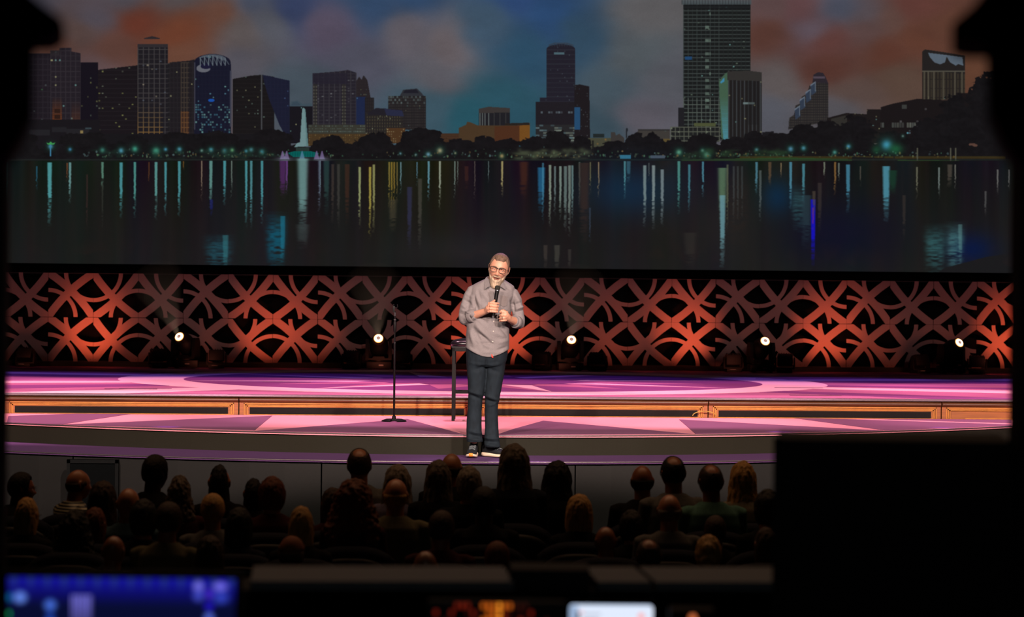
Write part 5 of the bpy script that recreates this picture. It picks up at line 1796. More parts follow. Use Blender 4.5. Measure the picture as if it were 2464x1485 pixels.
# collar
col = MB()
pl = [((1172, 667, 0.0), (1166, 674, -0.03), (1166.5, 696.5, -0.135), (1179, 687.5, -0.130), (1176.5, 676, -0.075)), ((1211, 676, -0.01), (1217, 680, -0.03), (1216, 697, -0.128), (1203.5, 688.5, -0.128), (1208, 681, -0.075))]
for q in pl:
    c2 = MB()
    P = [mp(a, b, d) for a, b, d in q]
    c2.add(P, [tuple(range(5))])
    part('collar', solid(c2, 0.006), M_shirt, shirt, False)
band = []
for k in range(19):
    a = rad(-35 + 250 * k / 18)
    c = mp(1190, 672, 0.018)
    band.append(c + Vector((0.080 * math.cos(a), 0.076 * math.sin(a), 0.022 * math.sin(a) - 0.012)))
c2 = MB()
P = [p + Vector((0, 0, h)) for p in band for h in (-0.022, 0.0, 0.022)]
for i, p in enumerate(P):
    if i % 3 == 0:
        P[i] = p + (p - mp(1190, 672, 0.018)) * 0.12
c2.add(P, [(3 * i + j, 3 * i + j + 1, 3 * i + j + 4, 3 * i + j + 3) for i in range(18) for j in (0, 1)])
part('collar', solid(c2, 0.005, subsurf=1), M_shirt, shirt)

# ---- jeans
jn = MB()
jn.loft([(*mp(1171.5, 832), 0.188, 0.126), (*mp(1171.5, 850), 0.187, 0.128), (*mp(1170.5, 866), 0.182, 0.126), (*mp(1169.5, 878), 0.172, 0.112), (*mp(1169, 884), 0.14, 0.08)], 36, 2.4)


def leg(pts):
    secs = []
    for xc, py, hw, hd, dy in pts:
        c = mp(xc, py, dy)
        secs.append((c.x, c.y, c.z, hw * ME, hd))
    jn.loft(secs, 30, 2.25)


leg([(1145.5, 862, 23.5, 0.098, 0.0), (1146, 880, 23.8, 0.100, -0.002), (1147, 905, 23, 0.094, -0.006), (1146.5, 930, 20.8, 0.084, -0.012), (1145.8, 946, 19.2, 0.080, -0.016), (1143.4, 965, 17.6, 0.074, -0.006), (1142, 990, 17.4, 0.074, 0.004), (1140.8, 1015, 17.8, 0.072, 0.006), (1140.5, 1040, 18.4, 0.074, 0.006), (1141.5, 1056, 19.2, 0.078, 0.004), (1143, 1064, 19.6, 0.082, 0.0)])
leg([(1193, 862, 24, 0.098, 0.01), (1192.5, 880, 23.5, 0.099, 0.008), (1190.5, 905, 21.4, 0.092, 0.004), (1187, 930, 20.4, 0.084, 0.0), (1185, 950, 18.2, 0.080, -0.004), (1182.8, 972, 16.4, 0.074, 0.008), (1182.2, 1000, 15.8, 0.074, 0.018), (1182.8, 1030, 16.4, 0.074, 0.022), (1183.2, 1052, 17.4, 0.077, 0.02), (1184.5, 1068, 19, 0.082, 0.014), (1185.5, 1077, 19.6, 0.086, 0.01)])
me = remesh(jn, 0.0055, 5, 0.5)
jf = [((1128, 950), (1160, 962), -7, 4), ((1126, 941), (1158, 950), 6, 4), ((1166, 962), (1198, 972), -8, 4), ((1168, 952), (1202, 964), 6, 4), ((1176, 976), (1200, 968), 6, 3.5), ((1128, 1046), (1160, 1052), -7, 3.5), ((1130, 1038), (1160, 1044), 6, 3.5), ((1164, 1062), (1198, 1064), -8, 3.5), ((1166, 1054), (1200, 1056), 6, 3.5), ((1160, 880), (1130, 872), 5, 5), ((1164, 884), (1140, 890), -5, 5),
      ((1176, 882), (1206, 874), 5, 5), ((1176, 888), (1200, 896), -5, 5), ((1126, 1056), (1158, 1060), 6, 3), ((1166, 1070), (1200, 1074), 6, 3), ((1171, 862), (1170, 884), -4, 2.5)]
nv = len(me.vertices)
co = np.empty(nv * 3)
me.vertices.foreach_get('co', co)
co = co.reshape(-1, 3)
no = np.empty(nv * 3)
me.vertices.foreach_get('normal', no)
no = no.reshape(-1, 3)
qx = co[:, 0] / ME + 1163 + 0.0096 * (co[:, 2] / ME)
qy = 1100.8 - co[:, 2] / ME
disp = np.zeros(nv)
frontw = np.clip(-no[:, 1] * 1.6 + 0.35, 0, 1)
for (ax_, ay), (bx_, by), A, W in jf:
    dx_, dy_ = bx_ - ax_, by - ay
    t = np.clip(((qx - ax_) * dx_ + (qy - ay) * dy_) / (dx_ * dx_ + dy_ * dy_), 0, 1)
    d = np.hypot(qx - ax_ - t * dx_, qy - ay - t * dy_)
    disp += A * 0.0023 * np.exp(-(d / W) ** 2) * np.sin(math.pi * (0.12 + 0.76 * t)) * frontw
for i in range(nv):
    p = Vector(co[i])
    disp[i] += 0.0035 * noise.noise(Vector((p.x * 10, p.y * 10, p.z * 7))) + 0.0016 * noise.noise(Vector((p.x * 30, p.y * 30, p.z * 22)))
co += no * disp[:, None]
me.vertices.foreach_set('co', co.ravel())
part('jeans', me, M_jean)


# ---- shoes: low trainers with thick soles
def shoe(ankle, direction, sole_mat, tip=None, L=0.305, W=0.105, wide=0.0):
    d_ = Vector(direction).normalized()
    s_ = Vector((-d_.y, d_.x, 0))
    a0 = Vector((ankle[0], ankle[1], 0)) - d_ * 0.085

    def row(t, hw, z0, z1, n=14, top=0.5):
        c = a0 + d_ * (t * L)
        P = []
        for k in range(n):
            a = 2 * math.pi * k / n
            c_, sn = math.cos(a), math.sin(a)
            zz = (z0 + z1) / 2 + (z1 - z0) / 2 * math.copysign(abs(sn) ** top, sn)
            P.append(c + s_ * (hw * math.copysign(abs(c_) ** 0.75, c_)) + Vector((0, 0, zz)))
        return P

    def skin(rows, n=14):
        mb = MB()
        P = [p for r_ in rows for p in r_]
        fs = []
        for i in range(len(rows) - 1):
            for k in range(n):
                k2 = (k + 1) % n
                fs.append((i * n + k, i * n + k2, (i + 1) * n + k2, (i + 1) * n + k))
        fs.append(tuple(range(n - 1, -1, -1)))
        fs.append(tuple(range((len(rows) - 1) * n, len(rows) * n)))
        return mb.add(P, fs)
    h = W / 2
    so_ = skin([row(0, h * 0.45, 0.012, 0.038, top=0.4), row(0.03, h * 0.66, 0.004, 0.040, top=0.4), row(0.15, h * 0.78, 0, 0.040, top=0.4), row(0.45, h * 0.78, 0.0, 0.034, top=0.4), row(0.7, h * 1.0, 0, 0.030, top=0.4), row(0.86, h * 0.94, 0.005, 0.032, top=0.4), row(0.96, h * 0.66, 0.016, 0.036, top=0.4), row(1.0, h * 0.36, 0.024, 0.038, top=0.4)])
    up = skin([row(0.02, h * 0.42, 0.030, 0.085), row(0.06, h * 0.62, 0.028, 0.105), row(0.2, h * 0.72, 0.028, 0.118), row(0.36, h * 0.72, 0.026, 0.124), row(0.5, h * 0.74, 0.024, 0.094), row(0.66, h * 0.88, 0.022, 0.074), row(0.82, h * 0.84, 0.024, 0.060), row(0.92, h * 0.64, 0.028, 0.050), row(0.97, h * 0.40, 0.030, 0.044)])
    sp = part('shoe', up, M_shoe, man)
    part('sole', so_, sole_mat, sp)
    lc = MB()
    for t in (0.42, 0.48, 0.54, 0.60, 0.66):
        c = a0 + d_ * (t * L)
        zt = np.interp(t, [0.36, 0.5, 0.66, 0.82], [0.113, 0.095, 0.075, 0.061])
        lc.tube([c + s_ * q + Vector((0, 0, zt + 0.002 - abs(q) ** 2 * 9)) + d_ * (0.012 if q > 0 else 0) for q in (-0.028, -0.012, 0.0, 0.012, 0.028)], 0.0026, 6)
    part('lace', lc, M_lace, sp)['kind'] = 'stuff'
    tg = skin([row(0.30, 0.022, 0.09, 0.122), row(0.36, 0.026, 0.09, 0.128), row(0.44, 0.024, 0.085, 0.112)])
    part('tongue', tg, M_shoe, sp)
    if tip:
        tp = skin([row(0.80, h * 0.42, 0.004, 0.040, top=0.4), row(0.92, h * 0.5, 0.008, 0.046, top=0.4), row(1.005, h * 0.34, 0.020, 0.042, top=0.4)])
        part('toe_rubber', tp, tip, sp)
    return sp


p = mp(1139, 1080, 0.03)
shoe((p.x, 0.05), (-0.10, -1, 0), M_sole, M_orange)
p = mp(1178, 1080, 0.05)
shoe((p.x + 0.005, 0.075), (0.72, -0.70, 0), M_sole)
# ring on the loose hand
p = mp(1208, 765.5, -0.263)
part('finger_ring', MB().tube([p + Vector((0.006 * 0, 0.0115 * math.cos(a), 0.0125 * math.sin(a))) for a in np.linspace(0, 2 * math.pi, 17)], 0.003, 6, False), M_gold)

# ---- hand microphone
X = man_mat
mic = thing('microphone', 'black handheld microphone gripped by the bearded speaker', 'microphone')
zax = ax
A = man_mat @ Matrix.Translation(micB) @ zax.to_track_quat('Z', 'Y').to_matrix().to_4x4()
mic.matrix_world = A
L = (micT - micB).length
MB().lathe([(0.012, -0.012), (0.0155, -0.008), (0.016, 0.0), (0.0165, L * 0.5), (0.0185, L * 0.86), (0.019, L * 0.9)], None, 24).build('handle', M_blk, mic, smooth=True)
MB().lathe([(0.0195, L * 0.9), (0.0205, L * 0.91), (0.0205, L * 0.94), (0.0195, L * 0.95)], None, 24).build('collar_band', M_chr, mic, smooth=True)
MB().lathe([(0.019, L * 0.95), (0.0235, L * 0.975), (0.0255, L * 1.03), (0.0245, L * 1.07), (0.019, L * 1.105), (0.008, L * 1.12)], None, 24).build('grille', mat('olive_grille', (40, 40, 32), 0.6, 0.3, var=0.4, scale=300, bump=0.6, bscale=500), mic, smooth='all')
# ------------------------------------------------------------------ audience, seen from behind
HZ = 1.142
HM = Matrix.Translation((0, 0.02, HZ)) @ Matrix.Rotation(math.pi, 4, 'Z')


def hand(mb, wr, d_, s):
    """relaxed hand lying on the thigh"""
    d_ = Vector(d_).normalized()
    sd = d_.cross(Vector((0, 0, 1))).normalized()
    mb.tube([wr, wr + d_ * 0.05, wr + d_ * 0.09], [0.026, 0.034, 0.036], 10, ell=(1, 0.6))
    for k in range(4):
        o = sd * (0.027 - 0.018 * k)
        l = (0.062, 0.075, 0.07, 0.055)[k]
        mb.tube([wr + d_ * 0.085 + o, wr + d_ * (0.085 + l * 0.55) + o * 1.15 + Vector((0, 0, 0.004)), wr + d_ * (0.085 + l) + o * 1.2 + Vector((0, 0, -0.014))], [0.010, 0.009, 0.0075], 8)
    t = sd * (-0.03 * s)
    mb.tube([wr + d_ * 0.03 + t, wr + d_ * 0.06 + t * 1.7, wr + d_ * 0.088 + t * 1.75], [0.013, 0.011, 0.009], 8)


def sitter(wide, sleeve):
    b = MB()
    x, y, z = head_grid(44, 56)
    V, Fc = grid_mesh(*head_shape(x, y, z))
    b.add([HM @ Vector(v) for v in V], Fc)
    for s in (-1, 1):
        ear(b, s, HM)
    b.tube([(0, -0.02, 0.94), (0, -0.012, 1.03), (0, 0.0, 1.11)], [0.064, 0.058, 0.057], 16)
    b.loft([(0, 0.0, 0.46, 0.15, 0.11), (0, -0.02, 0.6, 0.15, 0.11), (0, -0.03, 0.8, 0.16 * wide, 0.115), (0, -0.03, 0.93, 0.165 * wide, 0.10), (0, -0.025, 0.985, 0.11, 0.07)], 20, 2.3)
    c = MB()
    c.loft([(0, 0.0, 0.45, 0.19 * wide, 0.145), (0, -0.015, 0.58, 0.185 * wide, 0.145), (0, -0.028, 0.74, 0.185 * wide, 0.14), (0, -0.032, 0.87, 0.195 * wide, 0.132), (0, -0.03, 0.945, 0.18 * wide, 0.115), (0, -0.026, 0.99, 0.125, 0.092), (0, -0.022, 1.022, 0.076, 0.074)], 28, 2.3)
    t = MB()
    for s in (-1, 1):
        sh_, el, wr = Vector((s * 0.185 * wide, -0.03, 0.935)), Vector((s * 0.20 * wide, 0.03, 0.69)), Vector((s * 0.13, 0.24, 0.625))
        b.tube([sh_, el], [0.045, 0.038], 12)
        b.tube([el, el.lerp(wr, 0.4), wr], [0.038, 0.038, 0.026], 12)
        hand(b, wr, (-0.25 * s, 1, -0.05), s)
        c.tube([sh_ + Vector((-0.03 * s, 0, 0.008)), sh_, sh_.lerp(el, 0.5), el], [0.058, 0.062, 0.058, 0.052], 16)
        if sleeve:
            c.tube([el, el.lerp(wr, 0.5), el.lerp(wr, 0.9)], [0.052, 0.046, 0.038], 16)
        kn, an = Vector((s * 0.12, 0.46, 0.53)), Vector((s * 0.12, 0.44, 0.09))
        b.tube([(s * 0.10, 0.02, 0.51), kn], [0.07, 0.05], 12)
        b.tube([kn, an], [0.048, 0.036], 12)
        t.tube([(s * 0.10, 0.0, 0.52), (s * 0.11, 0.24, 0.54), kn], [0.095, 0.085, 0.068], 16)
        t.tube([kn, kn.lerp(an, 0.5), an], [0.068, 0.062, 0.06], 16)
        t.tube([an + Vector((0, -0.03, -0.05)), an + Vector((0, 0.08, -0.055)), an + Vector((0, 0.17, -0.06))], [0.038, 0.042, 0.030], 12)
    t.loft([(0, 0, 0.44, 0.18, 0.14), (0, 0, 0.56, 0.185, 0.145)], 24, 2.3)
    return remesh(b, 0.0075, 3, 0.4, 0.6), remesh(c, 0.011, 4), remesh(t, 0.013, 4)


def hairvol(mb, voxel, amp, sc, smooth=3):
    me = remesh(mb, voxel, smooth)
    for v in me.vertices:
        p = v.co
        v.co += v.normal * (amp * noise.noise(Vector((p.x * sc, p.y * sc, p.z * sc * 0.3))) + amp * 0.5 * noise.noise(Vector((p.x * sc * 2.6, p.y * sc * 2.6, p.z * sc * 0.9))))
    return me


def headball(mb, g, back=0.012, up=0.006):
    mb.ball(HM @ Vector((0, back, up)), 0.077 + g, 0.098 + g * 0.7, 0.118 + g * 0.8, None, 24)


HAIR = {}


def shell_hair(mask, off, rough=0.002, es=0.012):
    V, Fc = shell(off, es, mask, 60, 80, rough, 110)
    return MB().add([HM @ Vector(v) for v in V], Fc).mesh('hair')


def fringe(X, Y, Z, x, y, z):
    ang = np.arctan2(np.abs(X), -Y)
    return np.minimum(np.where(ang > 1.15, 0.028 - Z + 0.012 * np.cos(ang), -0.02), Z + np.interp(ang, [1.1, 1.3, 1.7, 3.15], [0.0, 0.0, 0.045, 0.066]))


def crown(X, Y, Z, x, y, z):
    bare = 1.0 - ((X / 0.045) ** 2 + ((Y - 0.035) / 0.05) ** 2)
    return np.minimum(hair_mask(X, Y, Z, x, y, z), np.where((Z > 0.06) & (bare > 0), -bare * 0.03, 0.04))


HAIR['fringe'] = shell_hair(fringe, 0.007)
HAIR['thin'] = shell_hair(crown, 0.008)
HAIR['short'] = shell_hair(hair_mask, lambda X, Y, Z, x, y, z: 0.011 + 0.006 * sstep(0.02, 0.11, Z), 0.003)
m = MB()
headball(m, 0.020)
HAIR['full'] = hairvol(m, 0.007, 0.007, 45)
m = MB()
headball(m, 0.020)
m.loft([(0, -0.03, 0.985, 0.085, 0.055), (0, -0.025, 1.03, 0.098, 0.068), (0, -0.012, 1.09, 0.102, 0.082), (0, -0.006, 1.15, 0.098, 0.09)], 24, 2.2)
HAIR['bob'] = hairvol(m, 0.007, 0.007, 40)
m = MB()
headball(m, 0.022)
m.loft([(0, -0.095, 0.80, 0.075, 0.03), (0, -0.085, 0.87, 0.105, 0.042), (0, -0.06, 0.95, 0.118, 0.06), (0, -0.03, 1.03, 0.112, 0.075), (0, -0.012, 1.09, 0.106, 0.085), (0, -0.006, 1.15, 0.10, 0.09)], 24, 2.2)
HAIR['long'] = hairvol(m, 0.007, 0.009, 34)
m = MB()
headball(m, 0.034, 0.016, 0.002)
m.loft([(0, -0.10, 0.82, 0.12, 0.04), (0, -0.085, 0.90, 0.155, 0.06), (0, -0.05, 0.98, 0.160, 0.085), (0, -0.02, 1.06, 0.140, 0.10), (0, -0.01, 1.13, 0.118, 0.10)], 24, 2.2)
me = remesh(m, 0.009, 3)
for v in me.vertices:
    p = v.co
    v.co += v.normal * (0.016 * noise.noise(p * 28) + 0.009 * noise.noise(p * 60))
HAIR['curly'] = me
m = MB()
headball(m, 0.016)
m.ball((0, -0.085, HZ + 0.045), 0.045, 0.035, 0.042, None, 20)
m.tube([(-0.075, 0, HZ - 0.02), (-0.04, -0.085, HZ - 0.035), (0.0, -0.105, HZ - 0.01)], 0.018, 10)
m.tube([(0.075, 0, HZ - 0.02), (0.04, -0.085, HZ - 0.035), (0.0, -0.105, HZ - 0.01)], 0.018, 10)
HAIR['updo'] = hairvol(m, 0.006, 0.006, 50)
m = MB()
headball(m, 0.016)
m.tube([(0, -0.09, HZ + 0.01), (0, -0.13, HZ - 0.02), (0.005, -0.14, HZ - 0.10), (0, -0.12, HZ - 0.2)], [0.03, 0.034, 0.030, 0.014], 14)
HAIR['tail'] = hairvol(m, 0.007, 0.006, 50)

hm = lambda n, c: mat('hair_' + n, c, 0.6, var=0.35, scale=70, bump=0.6, bscale=220, stretch=(1, 1, 0.25), spec=0.3)
HC_ = {'black': hm('black', (20, 15, 14)), 'brown': hm('brown', (58, 38, 27)), 'auburn': hm('auburn', (104, 50, 28)), 'blond': hm('blond', (188, 142, 82)), 'grey': hm('grey', (128, 116, 104)), 'ash': hm('ash', (98, 84, 72)), 'white': hm('white', (176, 162, 140))}
cm = lambda n, c: mat('cloth_' + n, c, 0.9, var=0.15, scale=50, bump=0.15, bscale=200, spec=0.1)
CL = {'black': cm('black', (16, 15, 17)), 'navy': cm('navy', (24, 27, 38)), 'grey': cm('grey', (96, 94, 92)), 'green': cm('green', (84, 122, 110)), 'teal': cm('teal', (58, 80, 88)), 'plaid': cm('plaid', (104, 98, 76)), 'maroon': cm('maroon', (60, 24, 26)), 'cream': cm('cream', (132, 122, 104)), 'lilac': cm('lilac', (110, 102, 124))}
m_str = bpy.data.materials.new('cloth_striped')
m_str.use_nodes = True
nt = m_str.node_tree
wv = nt.nodes.new('ShaderNodeTexWave')
wv.bands_direction = 'Z'
wv.inputs['Scale'].default_value = 14
rp = nt.nodes.new('ShaderNodeValToRGB')
rp.color_ramp.interpolation = 'CONSTANT'
rp.color_ramp.elements[0].color = lin((30, 30, 32)) + (1,)
rp.color_ramp.elements[1].color = lin((170, 165, 140)) + (1,)
rp.color_ramp.elements[1].position = 0.5
tc = nt.nodes.new('ShaderNodeTexCoord')
nt.links.new(tc.outputs['Object'], wv.inputs['Vector'])
nt.links.new(wv.outputs['Fac'], rp.inputs['Fac'])
nt.links.new(rp.outputs['Color'], nt.nodes['Principled BSDF'].inputs['Base Color'])
CL['striped'] = m_str
M_skin2 = {'light': mat('audience_skin', (178, 118, 88), 0.42, var=0.08, scale=25), 'tan': mat('audience_skin_tan', (150, 92, 64), 0.42, var=0.08, scale=25), 'dark': mat('audience_skin_dark', (58, 36, 26), 0.42, var=0.08, scale=25)}
M_trs = cm('trouser', (28, 28, 33))
SIT = {'m': sitter(1.0, True), 'f': sitter(0.86, True)}
for k in SIT:
    for me in SIT[k]:
        me.polygons.foreach_set('use_smooth', [True] * len(me.polygons))
for me in HAIR.values():
    me.polygons.foreach_set('use_smooth', [True] * len(me.polygons))
M_spec = mat('thin_wire', (90, 84, 78), 0.3, 0.6)
sp_ = MB()
for s in (-1, 1):
    loop = [HM @ Vector((s * 0.033 + 0.022 * math.cos(a), -0.103, 0.002 + 0.016 * math.sin(a))) for a in np.linspace(0, 2 * math.pi, 17)]
    sp_.tube(loop, 0.0015, 6, False)
    sp_.tube([HM @ Vector((s * 0.055, -0.103, 0.008)), HM @ Vector((s * 0.078, -0.07, 0.01)), HM @ Vector((s * 0.081, 0.015, 0.008))], 0.0015, 6)
SPEC = sp_.mesh('glasses')
cp = MB()
V, Fc = shell(0.012, 0.01, lambda X, Y, Z, x, y, z: Z - 0.03, 50, 64)
cp.add([HM @ Vector(v) for v in V], Fc)
CAP = cp.mesh('cap')
CAP.polygons.foreach_set('use_smooth', [True] * len(CAP.polygons))


def ob(name, me, m, parent):
    if not me.materials:
        me.materials.append(m)
    o = bpy.data.objects.new(name, me)
    COL.objects.link(o)
    o.material_slots[0].link = 'OBJECT'
    o.material_slots[0].material = m
    o.parent = parent
    return o


ROW = (20.4, 19.5, 18.6, 17.7, 16.7, 15.7, 14.7)
PEOPLE = [
    # px, top py, row, body, hair, colour, skin, cloth, turn, hair width, label
    (865, 1078, 1, 'm', 'thin', 'brown', 'light', 'grey', 4, 1.0, 'tall man with thinning brown hair in front of the purple step, left of the speaker'),
    (1086, 1091, 0, 'm', 'fringe', 'brown', 'light', 'black', -6, 1.0, 'balding person peeking out just below the feet of the speaker'),
    (1238, 1067, 1, 'f', 'long', 'ash', 'light', 'navy', 5, 1.0, 'long haired person whose dark head covers the right shoe of the speaker'),
    (1341, 1108, 1, 'f', 'long', 'black', 'light', 'black', -12, 1.05, 'black haired woman beside the long haired head under the right shoe'),
    (1546, 1120, 1, 'm', 'fringe', 'black', 'tan', 'black', 3, 1.0, 'bald man in black left of the man in the grey shirt, right of center aisle'),
    (1621, 1097, 1, 'm', 'thin', 'black', 'tan', 'grey', 8, 1.0, 'balding man in a grey shirt whose head cuts the purple step right of the speaker'),
    (1712, 1117, 2, 'm', 'thin', 'brown', 'tan', 'green', 10, 1.0, 'short haired man in a pale green shirt beside the blond woman'),
    (1788, 1109, 1, 'f', 'long', 'blond', 'light', 'cream', -4, 0.95, 'woman with long straight blond hair beside the green shirted man'),
    (370, 1093, 1, 'm', 'short', 'black', 'dark', 'black', -28, 1.0, 'black haired man whose head cuts the purple step at far left, face turned right'),
    (183, 1130, 1, 'm', 'fringe', 'brown', 'light', 'striped', -52, 1.0, 'bald man in a striped collar turned right in front of the stage hatch'),
    (46, 1135, 1, 'm', 'short', 'black', 'tan', 'black', -62, 1.0, 'dark haired person in thin glasses in profile at the far left edge'),
    (247, 1157, 2, 'f', 'long', 'brown', 'light', 'black', -6, 1.0, 'brown haired woman right of the bald man with the striped collar'),
    (432, 1142, 2, 'f', 'curly', 'ash', 'light', 'maroon', 6, 0.78, 'woman with wide greying curls beside the black haired man at far left'),
    (528, 1118, 1, 'f', 'long', 'black', 'light', 'black', 2, 0.72, 'person with narrow straight black hair alone before the black stage front at left'),
    (655, 1145, 2, 'm', 'full', 'auburn', 'light', 'maroon', 8, 1.0, 'reddish short haired person beside an empty seat, left of the curly red head'),
    (610, 1150, 1, 'f', 'bob', 'black', 'tan', 'black', 0, 0.8, 'black bob hair half hidden behind the reddish short haired person'),
    (957, 1117, 1, 'f', 'long', 'grey', 'light', 'lilac', -3, 1.0, 'grey blond woman with hair over her shoulders behind the bald yellow crown'),
    (1055, 1106, 1, 'f', 'long', 'ash', 'light', 'black', 2, 0.92, 'ash brown straight haired woman below the left shoe of the speaker'),
    (1129, 1120, 2, 'm', 'full', 'grey', 'light', 'black', 0, 0.92, 'grey haired person between the ash brown woman and the tall long haired head'),
    (800, 1172, 2, 'f', 'bob', 'brown', 'light', 'maroon', 10, 0.9, 'brown bob half hidden left of the big curly red hair'),
    (851, 1150, 3, 'f', 'curly', 'auburn', 'light', 'maroon', 0, 1.12, 'woman with a big mass of curly red hair in the middle rows'),
    (952, 1152, 3, 'm', 'fringe', 'blond', 'light', 'plaid', -3, 1.0, 'man with a bald yellowish crown and broad checked shirt in the middle rows'),
    (1165, 1170, 3, 'm', 'short', 'black', 'dark', 'black', 4, 1.0, 'black haired man in dark clothes below the grey haired person'),
    (64, 1196, 3, 'f', 'bob', 'blond', 'light', 'black', -12, 0.82, 'orange blond bob below the profile in glasses at far left'),
    (308, 1175, 3, 'm', 'none', 'brown', 'light', 'teal', -4, 1.0, 'fully bald man with a teal collar in the left block'),
    (512, 1187, 3, 'm', 'short', 'blond', 'light', 'grey', 6, 1.0, 'short blond head below the narrow black haired person'),
    (228, 1220, 3, 'f', 'bob', 'auburn', 'light', 'black', -8, 0.86, 'auburn bob in front of the fully bald man at left'),
    (180, 1226, 4, 'f', 'curly', 'black', 'dark', 'black', 0, 1.0, 'wide black curly hair nearest the left edge of the middle rows'),
    (345, 1200, 4, 'm', 'full', 'black', 'tan', 'black', -2, 0.95, 'thick black hair right of the fully bald man'),
    (404, 1207, 4, 'm', 'short', 'brown', 'tan', 'plaid', -10, 1.0, 'dark brown head in a dim checked shirt, left rows'),
    (575, 1220, 4, 'f', 'bob', 'black', 'light', 'navy', -16, 0.95, 'black bob turned slightly right below the short blond head'),
    (725, 1217, 4, 'f', 'bob', 'blond', 'light', 'black', 0, 0.84, 'bright blond bob in front of the empty seat left of the red curls'),
    (1062, 1228, 4, 'm', 'short', 'brown', 'tan', 'maroon', -6, 1.0, 'brown haired man right of the broad checked shirt'),
    (1394, 1188, 3, 'f', 'bob', 'blond', 'light', 'black', -4, 1.0, 'golden blond head below the black haired woman, right of center'),
    (1520, 1226, 3, 'm', 'full', 'black', 'tan', 'black', 14, 0.95, 'black haired person left of the grey crowned man in the grey collar'),
    (1611, 1190, 3, 'm', 'fringe', 'grey', 'light', 'grey', -2, 1.0, 'bald grey crowned man in a grey collared shirt, right rows'),
    (1458, 1268, 4, 'm', 'none', 'brown', 'tan', 'maroon', 5, 1.0, 'shiny bald crown with a bright reflection, right of center'),
    (1722, 1240, 3, 'm', 'short', 'brown', 'tan', 'black', 0, 1.0, 'dark reddish brown head below the pale green shirt'),
    (1848, 1176, 3, 'f', 'full', 'black', 'tan', 'black', 8, 0.9, 'black haired person beside the tall black cabinet, below the blond woman'),
    (272, 1290, 5, 'm', 'none', 'brown', 'tan', 'plaid', -8, 0.9, 'reddish bald crown low in the left rows beside a checked shoulder'),
    (505, 1288, 5, 'f', 'long', 'brown', 'light', 'black', 2, 0.95, 'dark brown parted long hair lowest in the left rows'),
    (700, 1289, 5, 'm', 'cap', 'brown', 'tan', 'grey', -14, 1.0, 'man in an orange brown cap below the bright blond bob'),
    (1024, 1326, 6, 'm', 'fringe', 'brown', 'tan', 'maroon', 4, 1.0, 'reddish bald crown just above the grey counter edge, left of its gap'),
    (1196, 1302, 5, 'm', 'short', 'auburn', 'tan', 'plaid', -4, 1.0, 'auburn head in a dim checked shirt above the gap in the counter'),
    (1562, 1297, 5, 'm', 'thin', 'brown', 'tan', 'black', 6, 1.0, 'round brown head lowest in the right rows left of the pinned up hair'),
    (1705, 1285, 5, 'f', 'updo', 'blond', 'light', 'maroon', -4, 0.98, 'woman with twisted pinned up fair hair low in the right rows'),
    (1843, 1268, 4, 'f', 'bob', 'brown', 'light', 'cream', 6, 0.84, 'brown bob cut off by the tall black cabinet at right'),
]
first = None
SEATS = []
for px, top, row, kind, hair, hc, skin, cloth, turn, hw, label in PEOPLE:
    d = ROW[row] + (0.24, 0.0, -0.2)[len(SEATS) % 3]
    p = at_d(px, top, d)
    k = {'none': 1.262, 'fringe': 1.263, 'thin': 1.268, 'short': 1.278, 'cap': 1.275}.get(hair, 1.283)
    if hair == 'curly':
        k = 1.295
    s = (p.z - ZF) / k
    body_, top_, trs = SIT[kind]
    o = ob('person', body_, M_skin2[skin], None)
    o.location = (p.x, p.y, ZF)
    o.rotation_euler = (0, 0, rad(turn - 4))
    o.scale = (s, s, s)
    tag(o, label, 'person', 'seated audience')
    ob('shirt', top_, CL[cloth], o)
    ob('trousers', trs, M_trs, o)
    if hair == 'cap':
        ob('hair', HAIR['fringe'], HC_[hc], o)
        ob('cap', CAP, mat('cap_cloth', (128, 62, 30), 0.8), o)
    elif hair != 'none':
        h = ob('hair', HAIR[hair], HC_[hc], o)
        h.scale.x = hw
    if 'glasses' in label and px < 100:
        ob('glasses', SPEC, M_spec, o)
    sw = label.split()[:11]
    while sw[-1] in ('the', 'a', 'and', 'of', 'in', 'with', 'at', 'to', 'left', 'right', 'beside', 'below', 'whose', 'by', 'thin', 'pale', 'purple', 'dim', 'bright', 'fully', 'low', 'tall', 'behind', 'far', 'big', 'long', 'just', 'straight', 'over', 'before', 'half', 'hidden', 'her', 'black', 'grey', 'cut', 'cuts', 'covers', 'turned', 'face', 'short', 'center', 'middle', 'front', 'striped', 'haired', 'checked', 'curly', 'blond', 'yellow', 'orange', 'person', 'head,') and len(sw) > 3:
        sw.pop()
    SEATS.append((p.x, p.y, row, 'dark theatre seat of the ' + ' '.join(sw).rstrip(',')))

# ------------------------------------------------------------------ theatre seats
M_seat = mat('seat_fabric', (24, 26, 40), 0.85, var=0.2, scale=80, bump=0.2, bscale=300, spec=0.2)
M_seatp = mat('seat_shell', (16, 16, 20), 0.45, var=0.2, scale=20)
st0 = thing('theater_seat', 'dark blue theatre seat with a curved top back', 'seat', (0, 0, ZF), 0, 'theatre seats of the audience')


